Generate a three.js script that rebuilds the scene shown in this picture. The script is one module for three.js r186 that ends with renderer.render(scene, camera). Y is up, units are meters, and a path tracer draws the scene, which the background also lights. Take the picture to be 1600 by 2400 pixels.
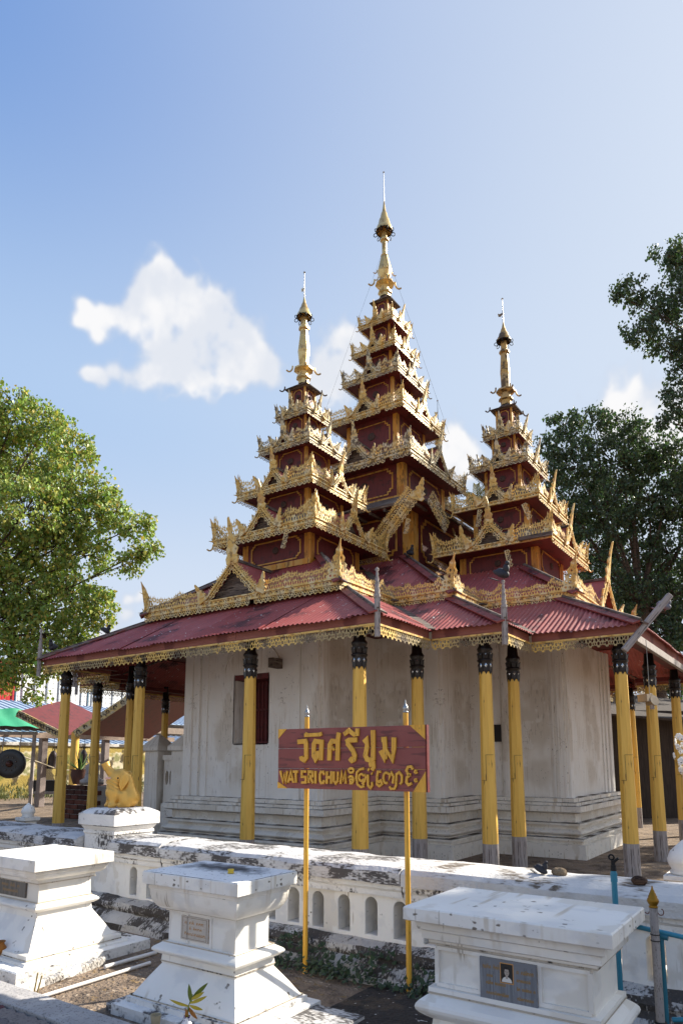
import * as THREE from 'three';
import { mergeGeometries, mergeVertices } from 'three/addons/utils/BufferGeometryUtils.js';
import { RoundedBoxGeometry } from 'three/addons/geometries/RoundedBoxGeometry.js';
import { MarchingCubes } from 'three/addons/objects/MarchingCubes.js';

// ------------------------------------------------------------------ camera, sky, sun, exposure
const scene = new THREE.Scene();
const FOC = 1612.875, YP = 1542.15, PITCH = 8.44 * Math.PI / 180, YAW = 34.395 * Math.PI / 180, EYE = 1.55;
const camera = new THREE.PerspectiveCamera(2 * Math.atan(YP / FOC) * 180 / Math.PI, 1600 / (2 * YP), 0.1, 900);
camera.position.set(0, EYE, 0);
camera.rotation.order = 'YXZ';
camera.rotation.set(PITCH, YAW, 0);
camera.setViewOffset(1600, 2 * YP, 0, 0, 1600, 2400);   // a shifted lens: the principal point lies below the middle
scene.add(camera);
const renderer = new THREE.WebGLRenderer({ antialias: true });
renderer.toneMapping = THREE.LinearToneMapping;
const EXPOSURE = 2.0;
renderer.toneMappingExposure = EXPOSURE;
renderer.shadowMap.enabled = true;
const SUN = new THREE.Vector3(0.419, 0.559, -0.715).normalize();
const sun = new THREE.DirectionalLight(new THREE.Color(1.0, 0.93, 0.8), 5.0);
sun.name = 'sun';
sun.position.copy(SUN).multiplyScalar(60).add(new THREE.Vector3(-8, 0, -12));
sun.target.position.set(-8, 0, -12);
sun.castShadow = true;
sun.shadow.radius = 1.2;
sun.shadow.mapSize.set(4096, 4096);
Object.assign(sun.shadow.camera, { left: -32, right: 32, top: 32, bottom: -32, near: 1, far: 150 });
scene.add(sun, sun.target);

// ------------------------------------------------------------------ random numbers, noise
function rngOf(seed) { let a = seed >>> 0; return () => { a = (a + 0x6d2b79f5) | 0; let t = Math.imul(a ^ (a >>> 15), 1 | a); t = (t + Math.imul(t ^ (t >>> 7), 61 | t)) ^ t; return ((t ^ (t >>> 14)) >>> 0) / 4294967296; }; }
const hash = (x, y, s) => { let h = Math.imul(x, 374761393) ^ Math.imul(y, 668265263) ^ Math.imul(s, 1274126177); h = Math.imul(h ^ (h >>> 13), 1274126177); h = Math.imul(h ^ (h >>> 15), 2246822519); return ((h ^ (h >>> 16)) >>> 0) / 4294967296; };
const sm = (t) => t * t * (3 - 2 * t);
const step = (a, b, x) => sm(Math.min(1, Math.max(0, (x - a) / (b - a))));
const mixv = (a, b, t) => a + (b - a) * t;
// tileable value noise: x, y in [0,1), px, py whole cells
function vnoise(x, y, px, py, s) {
  x *= px; y *= py; const ix = Math.floor(x), iy = Math.floor(y), fx = sm(x - ix), fy = sm(y - iy);
  const x0 = ((ix % px) + px) % px, x1 = (x0 + 1) % px, y0 = ((iy % py) + py) % py, y1 = (y0 + 1) % py;
  return mixv(mixv(hash(x0, y0, s), hash(x1, y0, s), fx), mixv(hash(x0, y1, s), hash(x1, y1, s), fx), fy);
}
function fbm(x, y, px, py, oct, s) { let a = 0, w = 0.5, n = 0; for (let i = 0; i < oct; i++) { a += w * vnoise(x, y, px, py, s + i * 17); n += w; w *= 0.5; px *= 2; py *= 2; } return a / n; }

// ------------------------------------------------------------------ sky: air and clouds, computed for every direction
{
  const W = 3072, H = 1536, data = new Float32Array(W * H * 4), d = new THREE.Vector3();
  const lin = (c) => c.map((v) => Math.pow(v / 255, 2.2) / EXPOSURE);
  const air = [[0, [224, 233, 245]], [0.2, [210, 224, 244]], [0.45, [172, 201, 239]], [0.8, [76, 134, 211]], [1, [60, 114, 196]]].map(([y, c]) => [y, lin(c)]), pale = lin([222, 232, 246]), glow = lin([244, 244, 244]), white = lin([253, 252, 252]), grey = lin([196, 208, 228]);
  // clouds as lumps given by direction (as seen from where the photograph was taken) and angular radius
  const dirOf = (px, py) => { const a = (px - 800) / FOC, b = -(py - YP) / FOC; return new THREE.Vector3(a, b, -1).normalize().applyEuler(camera.rotation); };
  const lumps = [[360, 650, 42], [395, 640, 36], [330, 680, 40], [420, 690, 52], [470, 710, 50], [520, 720, 40], [375, 730, 60], [310, 735, 40], [260, 740, 34], [215, 740, 26], [185, 752, 18], [430, 760, 62], [500, 775, 62], [555, 770, 44], [350, 790, 44], [410, 820, 52], [470, 830, 58], [540, 830, 58], [600, 820, 46], [630, 855, 36], [570, 875, 44], [500, 880, 46], [440, 880, 44], [380, 870, 40], [335, 880, 36], [280, 880, 34], [235, 882, 32], [205, 878, 22], [640, 900, 26], [196, 712, 16], [228, 790, 22],
    [770, 830, 62], [800, 880, 70], [830, 800, 45], [750, 900, 50], [860, 850, 60], [1060, 1040, 55], [1080, 1080, 60], [1500, 960, 90], [1570, 940, 95], [1440, 980, 50], [1590, 1020, 90], [1060, 1120, 50],
    [330, 1400, 25], [300, 1405, 18], [250, 1480, 45], [210, 1490, 40], [300, 1440, 26]].map(([x, y, r]) => ({ d: dirOf(x, y), r: r / FOC * 0.95 }));
  const R = rngOf(77);
  for (let i = 0; i < 46; i++) {       // the same fair-weather clouds go on round the rest of the sky, low down
    const az = R() * Math.PI * 2, el = 0.08 + R() * 0.35, c = new THREE.Vector3(Math.cos(az) * Math.cos(el), Math.sin(el), Math.sin(az) * Math.cos(el));
    if (c.angleTo(dirOf(800, 900)) < 0.95) continue;
    const n = 4 + Math.floor(R() * 6);
    for (let k = 0; k < n; k++) lumps.push({ d: c.clone().add(new THREE.Vector3((R() - 0.5) * 0.22, (R() - 0.5) * 0.08, (R() - 0.5) * 0.22)).normalize(), r: 0.03 + R() * 0.05 });
  }
  for (let j = 0; j < H; j++) {
    const el = ((j + 0.5) / H - 0.5) * Math.PI, y = Math.sin(el), ce = Math.cos(el);
    const near0 = lumps.filter((c) => Math.abs(Math.asin(c.d.y) - el) < c.r * 1.7);
    for (let i = 0; i < W; i++) {
      const az = ((i + 0.5) / W - 0.5) * 2 * Math.PI; d.set(Math.cos(az) * ce, y, Math.sin(az) * ce);
      const up = Math.max(0, y), cs = d.dot(SUN), ang = Math.acos(Math.max(-1, Math.min(1, cs))) * 180 / Math.PI, g = 0.92 * step(90, 16, ang);
      let q0 = 0; while (q0 < air.length - 2 && up > air[q0 + 1][0]) q0++; const qt = sm(Math.min(1, (up - air[q0][0]) / (air[q0 + 1][0] - air[q0][0])));
      const aure = 6 * Math.pow(Math.max(0, cs), 90) + 0.8 * Math.pow(Math.max(0, cs), 30); let dens = 0, lump = 1;
      if (y > -0.02) {
        let f = 0;
        for (const c of near0) { const q = d.dot(c.d); if (q < 0.93) continue; const t = Math.acos(Math.min(1, q)) / c.r; if (t < 1.7) f += Math.exp(-t * t * 1.5) * 0.75; }
        if (f > 0.02) {
          const u = i / W, v = j / H, n = fbm(u, v, 110, 55, 6, 5) - 0.5, n2 = fbm(u, v, 44, 22, 3, 9) - 0.5;
          const bl = 1 - Math.abs(2 * fbm(u, v, 150, 75, 4, 15) - 1); dens = step(0.28, 1.0, Math.min(f, 0.95) + n * 1.0 + (bl - 0.62) * 0.8 + n2 * 0.25); lump = step(0.3, 0.75, 0.5 + n * 1.4 + n2);
        }
      }
      const k = (j * W + i) * 4, below = y < 0 ? Math.max(0.25, 1 + y * 3) : 1;
      for (let c = 0; c < 3; c++) {
        let v = mixv(mixv(air[q0][1][c], air[q0 + 1][1][c], qt), pale[c], g);
        v = mixv(v, mixv(grey[c], white[c], dens * (0.55 + 0.45 * lump)), dens * 0.95);
        data[k + c] = (v + aure * glow[c]) * below;
      }
      data[k + 3] = 1;
    }
  }
  const t = new THREE.DataTexture(data, W, H, THREE.RGBAFormat, THREE.FloatType);
  t.mapping = THREE.EquirectangularReflectionMapping; t.magFilter = THREE.LinearFilter; t.minFilter = THREE.LinearFilter; t.needsUpdate = true;
  scene.background = t; scene.environment = t;
}

// ------------------------------------------------------------------ pixels of the photograph to points on known planes
const rayOf = (px, py) => { const a = (px - 800) / FOC, b = -(py - YP) / FOC; return new THREE.Vector3(a, b, -1).applyEuler(camera.rotation); };
const onY = (px, py, y) => { const v = rayOf(px, py); return v.multiplyScalar((y - EYE) / v.y).add(camera.position); };
const onX = (px, py, x) => { const v = rayOf(px, py); return v.multiplyScalar(x / v.x).add(camera.position); };
const onZ = (px, py, z) => { const v = rayOf(px, py); return v.multiplyScalar(z / v.z).add(camera.position); };
const onD = (px, py, depth) => { const v = rayOf(px, py), k = -v.x * Math.sin(YAW) - v.z * Math.cos(YAW); return v.multiplyScalar(depth / k).add(camera.position); };

// ------------------------------------------------------------------ textures and materials
function tex(n, fn, srgb = true, rx = 1, ry = 1) {
  const data = new Uint8Array(n * n * 4);
  for (let j = 0; j < n; j++) for (let i = 0; i < n; i++) { const c = fn(i / n, j / n), k = (j * n + i) * 4; for (let q = 0; q < 3; q++) data[k + q] = Math.max(0, Math.min(255, c[q])); data[k + 3] = 255; }
  const t = new THREE.DataTexture(data, n, n); t.wrapS = t.wrapT = THREE.RepeatWrapping; t.magFilter = THREE.LinearFilter; t.minFilter = THREE.LinearMipmapLinearFilter; t.generateMipmaps = true;
  if (srgb) t.colorSpace = THREE.SRGBColorSpace; t.repeat.set(rx, ry); t.needsUpdate = true; return t;
}
const again = (t, rx, ry) => { const c = t.clone(); c.repeat.set(rx, ry); c.needsUpdate = true; return c; };
const m3 = (a, b, t) => [mixv(a[0], b[0], t), mixv(a[1], b[1], t), mixv(a[2], b[2], t)];
const bumpFine = tex(256, (x, y) => { const v = 255 * fbm(x, y, 12, 12, 5, 3); return [v, v, v]; }, false, 1.6, 1.6);
const bumpRough = tex(256, (x, y) => { const v = 255 * fbm(x, y, 24, 24, 4, 8); return [v, v, v]; }, false, 2.2, 2.2);
function M(o) { const { bump = bumpFine, bumpScale = 0.0025, ...r } = o; const m = new THREE.MeshStandardMaterial({ roughness: 0.8, metalness: 0, side: THREE.DoubleSide, ...r }); if (bump) { m.bumpMap = bump; m.bumpScale = bumpScale; } return m; }

// lime-washed plaster: streaks of grime, flakes and small holes
const plasterTemple = tex(1024, (x, y) => {
  let c = m3([228, 222, 213], [240, 236, 229], fbm(x, y, 6, 6, 4, 21));
  c = m3(c, [196, 184, 168], step(0.5, 0.7, fbm(x, y, 4, 3, 4, 45)) * 0.55);
  const drip = step(0.55, 0.8, fbm(x, y, 90, 3, 3, 31)) * step(0.45, 0.75, fbm(x, y, 5, 3, 3, 41));
  c = m3(c, [158, 138, 114], drip * 0.38);
  const thin = step(0.68, 0.86, fbm(x, y, 260, 14, 2, 51)) * step(0.46, 0.66, fbm(x, y, 8, 5, 3, 61));
  c = m3(c, [96, 82, 70], thin * 0.6);
  c = m3(c, [236, 233, 228], step(0.55, 0.58, fbm(x, y, 7, 5, 5, 66)) * 0.5);
  const ck = Math.abs(fbm(x, y, 5, 4, 5, 67) - 0.5); c = m3(c, [112, 98, 86], (1 - step(0.0015, 0.0045, ck)) * step(0.56, 0.66, fbm(x, y, 4, 4, 2, 68)) * 0.4);
  const spot = step(0.78, 0.85, fbm(x, y, 90, 90, 3, 71)) * step(0.5, 0.66, fbm(x, y, 9, 9, 2, 72)); c = m3(c, [84, 74, 66], spot * 0.8);
  return c;
}, true, 0.5, 0.5);
const plasterTomb = tex(1024, (x, y) => {
  let c = m3([228, 223, 214], [240, 236, 229], fbm(x, y, 5, 5, 4, 22));
  const st = step(0.58, 0.85, fbm(x, y, 60, 5, 3, 33)) * step(0.52, 0.75, fbm(x, y, 4, 4, 3, 43)); c = m3(c, [170, 150, 122], st * 0.6);
  const sp = step(0.74, 0.83, fbm(x, y, 60, 60, 3, 53)) * step(0.5, 0.62, fbm(x, y, 6, 6, 2, 63)); c = m3(c, [92, 82, 70], sp * 0.85);
  c = m3(c, [208, 198, 182], step(0.54, 0.6, fbm(x, y, 9, 7, 5, 64)) * 0.45); c = m3(c, [120, 106, 88], step(0.7, 0.86, fbm(x, y, 150, 10, 2, 65)) * step(0.52, 0.64, fbm(x, y, 6, 4, 3, 69)) * 0.5);
  return m3(c, [206, 204, 202], step(0.55, 0.75, fbm(x, y, 20, 20, 4, 93)) * 0.4);
}, true, 0.55, 0.55);
const mould = (cover, s, ax = 60, ay = 60, rx = 0.8, ry = 0.8, dark = [62, 58, 56], base = [[216, 213, 209], [236, 233, 228]]) => tex(1024, (x, y) => {
  let c = m3(base[0], base[1], fbm(x, y, 9, 9, 4, s));
  const q = fbm(x, y, 5, 5, 3, s + 100) * 0.85 + fbm(x, y, ax, ay, 4, s + 200) * 0.42 + fbm(x, y, ax * 2, 24, 2, s + 300) * 0.1;
  c = m3(c, [158, 154, 150], step(cover - 0.11, cover + 0.05, q) * 0.5); return m3(c, dark, step(cover, cover + 0.12, q) * 0.85);
}, true, rx, ry);
const mouldTop = mould(0.72, 400, 40, 120, 0.8, 0.8, [66, 62, 60], [[182, 180, 180], [212, 210, 208]]), mouldClean = mould(0.79, 405, 26, 100, 0.8, 0.8, [84, 72, 58], [[190, 187, 184], [216, 213, 208]]), ledgeDirt = mould(0.63, 470, 50, 50, 1.2, 1.2, [74, 62, 50]), mouldSide = mould(0.83, 420), mouldFoot = mould(0.655, 440, 110, 80, 0.8, 0.8, [58, 52, 47], [[168, 162, 154], [214, 209, 202]]), mouldBase = mould(0.83, 460, 50, 50);  // mouldTop: lime under the mould greyed to stand in for shade on the coping
const lidTex = tex(512, (x, y) => {
  let c = m3([222, 222, 222], [240, 239, 236], fbm(x, y, 8, 8, 4, 24)); const u = ((x + 0.5) % 1) - 0.5, v = ((y + 0.5) % 1) - 0.5;
  const d = Math.hypot((u + 0.06) / 0.3, (v + 0.1) / 0.13) + (fbm(x, y, 14, 14, 4, 25) - 0.5) * 1.3; c = m3(c, [112, 114, 118], (1 - step(0.55, 1.4, d)) * 0.75); c = m3(c, [52, 52, 54], (1 - step(0.25, 0.8, d)) * 0.8);
  return m3(c, [70, 66, 62], step(0.72, 0.8, fbm(x, y, 60, 60, 3, 26)) * 0.6);
}, true, 1, 1);
const goldTex = tex(512, (x, y) => {
  let c = m3([206, 164, 82], [232, 198, 120], fbm(x, y, 10, 10, 4, 81));
  c = m3(c, [222, 206, 164], step(0.48, 0.66, fbm(x, y, 7, 7, 4, 82)) * 0.75);
  c = m3(c, [120, 96, 60], step(0.58, 0.74, fbm(x, y, 16, 16, 4, 83)) * 0.65);
  c = m3(c, [176, 118, 50], step(0.6, 0.7, fbm(x, y, 5, 5, 3, 84)) * 0.5);
  return c;
}, true, 1.1, 1.1);
const goldOldTex = tex(512, (x, y) => {
  let c = m3([204, 170, 100], [230, 204, 142], fbm(x, y, 10, 10, 4, 91));
  c = m3(c, [204, 194, 168], step(0.4, 0.62, fbm(x, y, 6, 6, 4, 92)) * 0.8);
  c = m3(c, [94, 80, 62], step(0.5, 0.66, fbm(x, y, 14, 14, 4, 93)) * 0.8);
  return c;
}, true, 1.3, 1.3);
const goldEaveTex = tex(512, (x, y) => {
  let c = m3([206, 166, 84], [230, 196, 112], fbm(x, y, 10, 10, 4, 81)); c = m3(c, [150, 136, 104], step(0.52, 0.62, fbm(x, y, 3, 3, 4, 86)) * 0.8);
  return m3(c, [84, 72, 56], step(0.54, 0.7, fbm(x, y, 16, 16, 4, 83)) * 0.8);
}, true, 0.4, 0.9);
const redRoofTex = tex(1024, (x, y) => {
  let c = m3([152, 74, 71], [178, 98, 92], fbm(x, y, 8, 8, 4, 101));
  c = m3(c, [176, 84, 78], step(0.5, 0.75, fbm(x, y, 30, 3, 3, 102)) * 0.55);
  c = m3(c, [74, 40, 40], step(0.55, 0.74, fbm(x, y, 5, 7, 4, 103)) * 0.75);
  c = m3(c, [196, 176, 168], step(0.74, 0.82, fbm(x, y, 60, 22, 3, 104)) * step(0.46, 0.62, fbm(x, y, 4, 4, 2, 105)) * 0.8);
  c = m3(c, [206, 196, 190], step(0.83, 0.87, fbm(x, y, 50, 50, 2, 106)) * 0.9);
  return c;
}, true, 0.45, 0.45);
const timberTex = tex(512, (x, y) => {
  const g = fbm(x, y, 5, 80, 4, 111); let c = m3([72, 60, 54], [128, 114, 102], g);
  c = m3(c, [146, 134, 120], step(0.55, 0.75, fbm(x, y, 4, 30, 3, 112)) * 0.6); return m3(c, [36, 26, 24], step(0.6, 0.72, fbm(x, y, 6, 60, 3, 113)) * 0.7);
}, true, 1.2, 1.2);
const greyWoodTex = tex(512, (x, y) => { const g = fbm(x, y, 60, 5, 4, 121); return m3(m3([128, 118, 114], [182, 174, 168], g), [84, 74, 68], step(0.62, 0.74, fbm(x, y, 70, 6, 3, 122)) * 0.7); }, true, 1.4, 1.4);
const yellowTex = tex(512, (x, y) => {
  let c = m3([214, 164, 66], [236, 192, 92], fbm(x, y, 16, 4, 4, 131)); c = m3(c, [176, 134, 54], step(0.58, 0.76, fbm(x, y, 46, 3, 3, 132)) * 0.5);
  c = m3(c, [120, 92, 42], step(0.76, 0.84, fbm(x, y, 30, 10, 3, 133)) * 0.8); return c;
}, true, 1.3, 0.6);
const maroonTex = tex(512, (x, y) => { let c = m3([84, 24, 26], [112, 40, 38], fbm(x, y, 30, 5, 4, 141)); return m3(c, [60, 24, 24], step(0.56, 0.72, fbm(x, y, 6, 6, 3, 142)) * 0.6); }, true, 1.5, 1.5);
const soilTex = tex(1024, (x, y) => {
  let c = m3([106, 90, 76], [146, 128, 110], fbm(x, y, 8, 8, 5, 151)); c = m3(c, [72, 60, 50], step(0.5, 0.7, fbm(x, y, 20, 20, 4, 152)) * 0.6);
  c = m3(c, [190, 176, 156], step(0.78, 0.84, fbm(x, y, 110, 110, 2, 153)) * 0.8); return m3(c, [132, 104, 60], step(0.66, 0.76, fbm(x, y, 60, 60, 3, 154)) * 0.6);
}, true, 0.35, 0.35);
const darkSoilTex = tex(512, (x, y) => {
  let c = m3([38, 33, 30], [66, 58, 52], fbm(x, y, 8, 8, 5, 161)); c = m3(c, [92, 76, 58], step(0.56, 0.74, fbm(x, y, 10, 10, 4, 162)) * 0.6);
  return m3(c, [205, 200, 194], step(0.82, 0.87, fbm(x, y, 46, 46, 2, 163)) * 0.9);
}, true, 0.8, 0.8);
const concreteTex = tex(512, (x, y) => { let c = m3([150, 147, 146], [182, 178, 175], fbm(x, y, 8, 8, 5, 171)); return m3(c, [104, 100, 98], step(0.62, 0.78, fbm(x, y, 90, 90, 2, 172)) * 0.6); }, true, 1.2, 1.2);
const mossTex = tex(1024, (x, y) => {
  let c = m3([150, 128, 60], [186, 166, 100], fbm(x, y, 6, 6, 5, 181)); c = m3(c, [216, 208, 190], step(0.55, 0.66, fbm(x, y, 5, 9, 4, 182)) * 0.8);
  c = m3(c, [66, 56, 40], step(0.54, 0.66, fbm(x, y, 12, 9, 4, 183)) * 0.85); return m3(c, [92, 96, 44], step(0.6, 0.72, fbm(x, y, 9, 9, 4, 184)) * 0.6);
}, true, 0.22, 0.22);

const mat = {
  wall: M({ map: plasterTemple, roughness: 0.9 }), mouldCap: M({ map: mouldBase, roughness: 0.95, bump: bumpRough, bumpScale: 0.005 }), lidStained: M({ map: lidTex, roughness: 0.8 }), tombFoot: M({ map: again(mouldBase, 1.1, 1.1), roughness: 0.9, bump: bumpRough, bumpScale: 0.005 }), tomb: M({ map: plasterTomb, roughness: 0.75 }), tomb2: M({ map: again(plasterTomb, 0.43, 0.61), roughness: 0.7 }),
  mouldTop: M({ map: mouldTop, roughness: 0.95, bump: bumpRough, bumpScale: 0.006 }), mouldClean: M({ map: mouldClean, roughness: 0.95, bump: bumpRough, bumpScale: 0.006 }), grime: M({ map: again(mouldBase, 1.6, 1.6), color: 0xcfc4b4, roughness: 1 }), ledgeDirt: M({ map: ledgeDirt, roughness: 1, bump: bumpRough, bumpScale: 0.006 }), plinth: M({ map: again(plasterTomb, 0.7, 0.7), color: 0xfaf7f2, roughness: 0.85 }), mouldSide: M({ map: mouldSide, roughness: 0.95, bump: bumpRough, bumpScale: 0.005 }), mouldFoot: M({ map: mouldFoot, roughness: 0.95, bump: bumpRough, bumpScale: 0.012 }),
  gold: M({ map: goldTex, roughness: 0.48, metalness: 0.12 }), goldEave: M({ map: goldEaveTex, roughness: 0.6, metalness: 0.1 }), goldOld: M({ map: goldOldTex, roughness: 0.55, metalness: 0.1 }),
  spire: M({ map: tex(256, (x, y) => m3(m3([214, 178, 104], [240, 214, 150], fbm(x, y, 6, 6, 4, 271)), [150, 112, 60], step(0.56, 0.74, fbm(x, y, 8, 8, 4, 272)) * 0.6), true, 0.8, 0.8), roughness: 0.34, metalness: 0.4 }),
  red: M({ map: redRoofTex, roughness: 0.55, bumpScale: 0.001 }), timber: M({ map: timberTex, roughness: 0.92 }), greyWood: M({ map: greyWoodTex, roughness: 0.9 }),
  yellow: M({ map: yellowTex, roughness: 0.55, bumpScale: 0.0015 }), maroon: M({ map: maroonTex, roughness: 0.62 }), black: M({ color: 0x17110f, roughness: 0.6 }),
  lacquer: M({ color: 0x1a1210, roughness: 0.3, metalness: 0.2 }), mirror: M({ color: 0xb9bcc0, roughness: 0.15, metalness: 0.9, bump: null }),
  eave: M({ map: tex(256, (x, y) => m3(m3([128, 72, 62], [152, 96, 82], fbm(x, y, 4, 40, 4, 251)), [96, 46, 42], step(0.52, 0.7, fbm(x, y, 5, 9, 3, 252)) * 0.7), true, 0.9, 0.9), roughness: 0.8 }), soil: M({ map: soilTex, roughness: 1, bump: bumpRough, bumpScale: 0.02 }), darkSoil: M({ map: darkSoilTex, roughness: 1, bump: bumpRough, bumpScale: 0.02 }),
  concrete: M({ map: concreteTex, roughness: 0.95, bump: bumpRough, bumpScale: 0.004 }), moss: M({ map: mossTex, roughness: 1, bump: bumpRough, bumpScale: 0.02 }),
  iron: M({ color: 0x1c1a1b, roughness: 0.55, metalness: 0.5 }), silver: M({ color: 0xa8a6a2, roughness: 0.35, metalness: 0.8 }),
};

// ------------------------------------------------------------------ geometry helpers
const mirrorX = (g) => { g = g.clone(); for (const n of ['position', 'normal']) { const a = g.attributes[n]; if (!a) continue; for (let i = 0; i < a.count; i += 3) { const s = []; for (let k = 0; k < 3; k++) s.push([-a.getX(i + k), a.getY(i + k), a.getZ(i + k)]); for (let k = 0; k < 3; k++) a.setXYZ(i + k, ...s[2 - k]); } } return g; };
const V2 = (x, y) => new THREE.Vector2(x, y), V3 = (x, y, z) => new THREE.Vector3(x, y, z);
function prep(g) { let r = g.index ? g.toNonIndexed() : g; for (const k of Object.keys(r.attributes)) if (!['position', 'normal', 'uv'].includes(k)) r.deleteAttribute(k); if (!r.attributes.normal) r.computeVertexNormals(); r.morphAttributes = {}; return r; }
function boxUV(g) {          // uv in metres, from the face that each triangle looks along
  const p = g.attributes.position, n = g.attributes.normal, uv = new Float32Array(p.count * 2);
  for (let i = 0; i < p.count; i += 3) {
    let ax = 0, ay = 0, az = 0; for (let k = 0; k < 3; k++) { ax += n.getX(i + k); ay += n.getY(i + k); az += n.getZ(i + k); }
    ax = Math.abs(ax); ay = Math.abs(ay); az = Math.abs(az);
    for (let k = 0; k < 3; k++) { const x = p.getX(i + k), y = p.getY(i + k), z = p.getZ(i + k), j = (i + k) * 2; if (ay > ax && ay > az) { uv[j] = x; uv[j + 1] = z; } else if (ax > az) { uv[j] = z; uv[j + 1] = y; } else { uv[j] = x; uv[j + 1] = y; } }
  }
  g.setAttribute('uv', new THREE.BufferAttribute(uv, 2)); return g;
}
const mtx = (x = 0, y = 0, z = 0, rx = 0, ry = 0, rz = 0, s = 1) => new THREE.Matrix4().compose(V3(x, y, z), new THREE.Quaternion().setFromEuler(new THREE.Euler(rx, ry, rz, 'YXZ')), typeof s === 'number' ? V3(s, s, s) : s);
class Kit {                 // collects shapes of ONE part and makes one mesh of them
  constructor() { this.g = []; }
  add(g, m) { g = prep(g.clone()); if (m) g.applyMatrix4(m); this.g.push(g); return this; }
  box(w, h, d, x, y, z, rx = 0, ry = 0, rz = 0) { return this.add(new THREE.BoxGeometry(w, h, d), mtx(x, y, z, rx, ry, rz)); }
  rbox(w, h, d, r, x, y, z, rx = 0, ry = 0, rz = 0) { return this.add(new RoundedBoxGeometry(w, h, d, 2, r), mtx(x, y, z, rx, ry, rz)); }
  cyl(r0, r1, h, x, y, z, seg = 12, rx = 0, ry = 0, rz = 0) { return this.add(new THREE.CylinderGeometry(r1, r0, h, seg), mtx(x, y, z, rx, ry, rz)); }
  bar(a, b, r, seg = 6) { const d = b.clone().sub(a), l = d.length(), q = new THREE.Quaternion().setFromUnitVectors(V3(0, 1, 0), d.normalize()); return this.add(new THREE.CylinderGeometry(r, r, l, seg), new THREE.Matrix4().compose(a.clone().add(b).multiplyScalar(0.5), q, V3(1, 1, 1))); }
  beam(a, b, w, h) { const d = b.clone().sub(a), l = d.length(); const z = d.clone().normalize(), x = V3(0, 1, 0).cross(z).normalize(), y = z.clone().cross(x); const m = new THREE.Matrix4().makeBasis(x, y, z); m.setPosition(a.clone().add(b).multiplyScalar(0.5)); return this.add(new THREE.BoxGeometry(w, h, l), m); }
  lathe(pts, seg = 16, m, flat = false) { let g = new THREE.LatheGeometry(pts.map(([r, y]) => V2(Math.max(r, 0.0005), y)), seg); if (flat) { g = g.toNonIndexed(); g.computeVertexNormals(); } return this.add(g, m); }
  tube(pts, r, seg = 20, rs = 6) { return this.add(new THREE.TubeGeometry(new THREE.CatmullRomCurve3(pts), seg, r, rs)); }
  geo(keep) { const g = mergeGeometries(this.g.map((x) => { if (!x.attributes.uv) x.setAttribute('uv', new THREE.BufferAttribute(new Float32Array(x.attributes.position.count * 2), 2)); return x; })); return keep ? g : boxUV(g); }
  mesh(name, m, parent, keep) { return put(name, this.geo(keep), m, parent); }
}
const used = new Map();
function numbered(n) { const k = used.get(n) ?? 0; used.set(n, k + 1); return k ? n + '_' + String(k).padStart(3, '0') : n; }
function put(name, g, m, parent = scene) { const o = new THREE.Mesh(g, m); o.name = parent === scene ? numbered(name) : name; o.castShadow = o.receiveShadow = true; parent.add(o); return o; }
function thing(name, label, category, [x, y, z] = [0, 0, 0], turn = 0, group) { const o = new THREE.Group(); o.name = numbered(name); o.position.set(x, y, z); o.rotation.y = turn; o.userData = { label, category }; if (group) o.userData.group = group; scene.add(o); return o; }
function tag(o, label, category, group) { o.userData = { label, category }; if (group) o.userData.group = group; return o; }
function part(name, parent, x = 0, y = 0, z = 0, ry = 0) { const o = new THREE.Group(); o.name = name; o.position.set(x, y, z); o.rotation.y = ry; parent.add(o); return o; }
function copyOf(o, label, x, y, z, ry = 0) { const c = o.clone(); c.name = numbered(o.name.replace(/_\d{3}$/, '')); c.userData = { ...o.userData }; if (label) c.userData.label = label; c.position.set(x, y, z); c.rotation.y = ry; scene.add(c); return c; }
// polygons in plan [x, z], counter-clockwise seen from above with z towards the viewer (outside lies to the right of each edge)
function offsetPoly(P, o) {
  const n = P.length; return P.map((p, i) => {
    const a = P[(i + n - 1) % n], b = P[(i + 1) % n]; const d1 = [p[0] - a[0], p[1] - a[1]], d2 = [b[0] - p[0], b[1] - p[1]]; const l1 = Math.hypot(...d1), l2 = Math.hypot(...d2);
    const n1 = [-d1[1] / l1, d1[0] / l1], n2 = [-d2[1] / l2, d2[0] / l2]; const k = 1 + n1[0] * n2[0] + n1[1] * n2[1];
    return [p[0] + o * (n1[0] + n2[0]) / k, p[1] + o * (n1[1] + n2[1]) / k];
  });
}
function sweep(P, profile, cap = true, skip = []) {     // profile [[offset, y], ...] from the bottom up
  const rings = profile.map(([o]) => offsetPoly(P, o)), pos = [], n = P.length;
  for (let r = 0; r + 1 < profile.length; r++) for (let i = 0; i < n; i++) {
    if (skip.includes(i)) continue;
    const j = (i + 1) % n, a = rings[r][i], b = rings[r][j], c = rings[r + 1][j], d = rings[r + 1][i], y0 = profile[r][1], y1 = profile[r + 1][1];
    pos.push(a[0], y0, a[1], b[0], y0, b[1], c[0], y1, c[1], a[0], y0, a[1], c[0], y1, c[1], d[0], y1, d[1]);
  }
  if (cap) { const top = rings[rings.length - 1], y = profile[profile.length - 1][1]; for (const t of THREE.ShapeUtils.triangulateShape(top.map((p) => V2(p[0], p[1])), [])) for (const k of [t[0], t[2], t[1]]) pos.push(top[k][0], y, top[k][1]); }
  const g = new THREE.BufferGeometry(); g.setAttribute('position', new THREE.Float32BufferAttribute(pos, 3)); g.computeVertexNormals();
  // make sure that faces look outwards (up for the lid)
  return g;
}
const rect = (x0, x1, z0, z1) => [[x0, z0], [x0, z1], [x1, z1], [x1, z0]];
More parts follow.
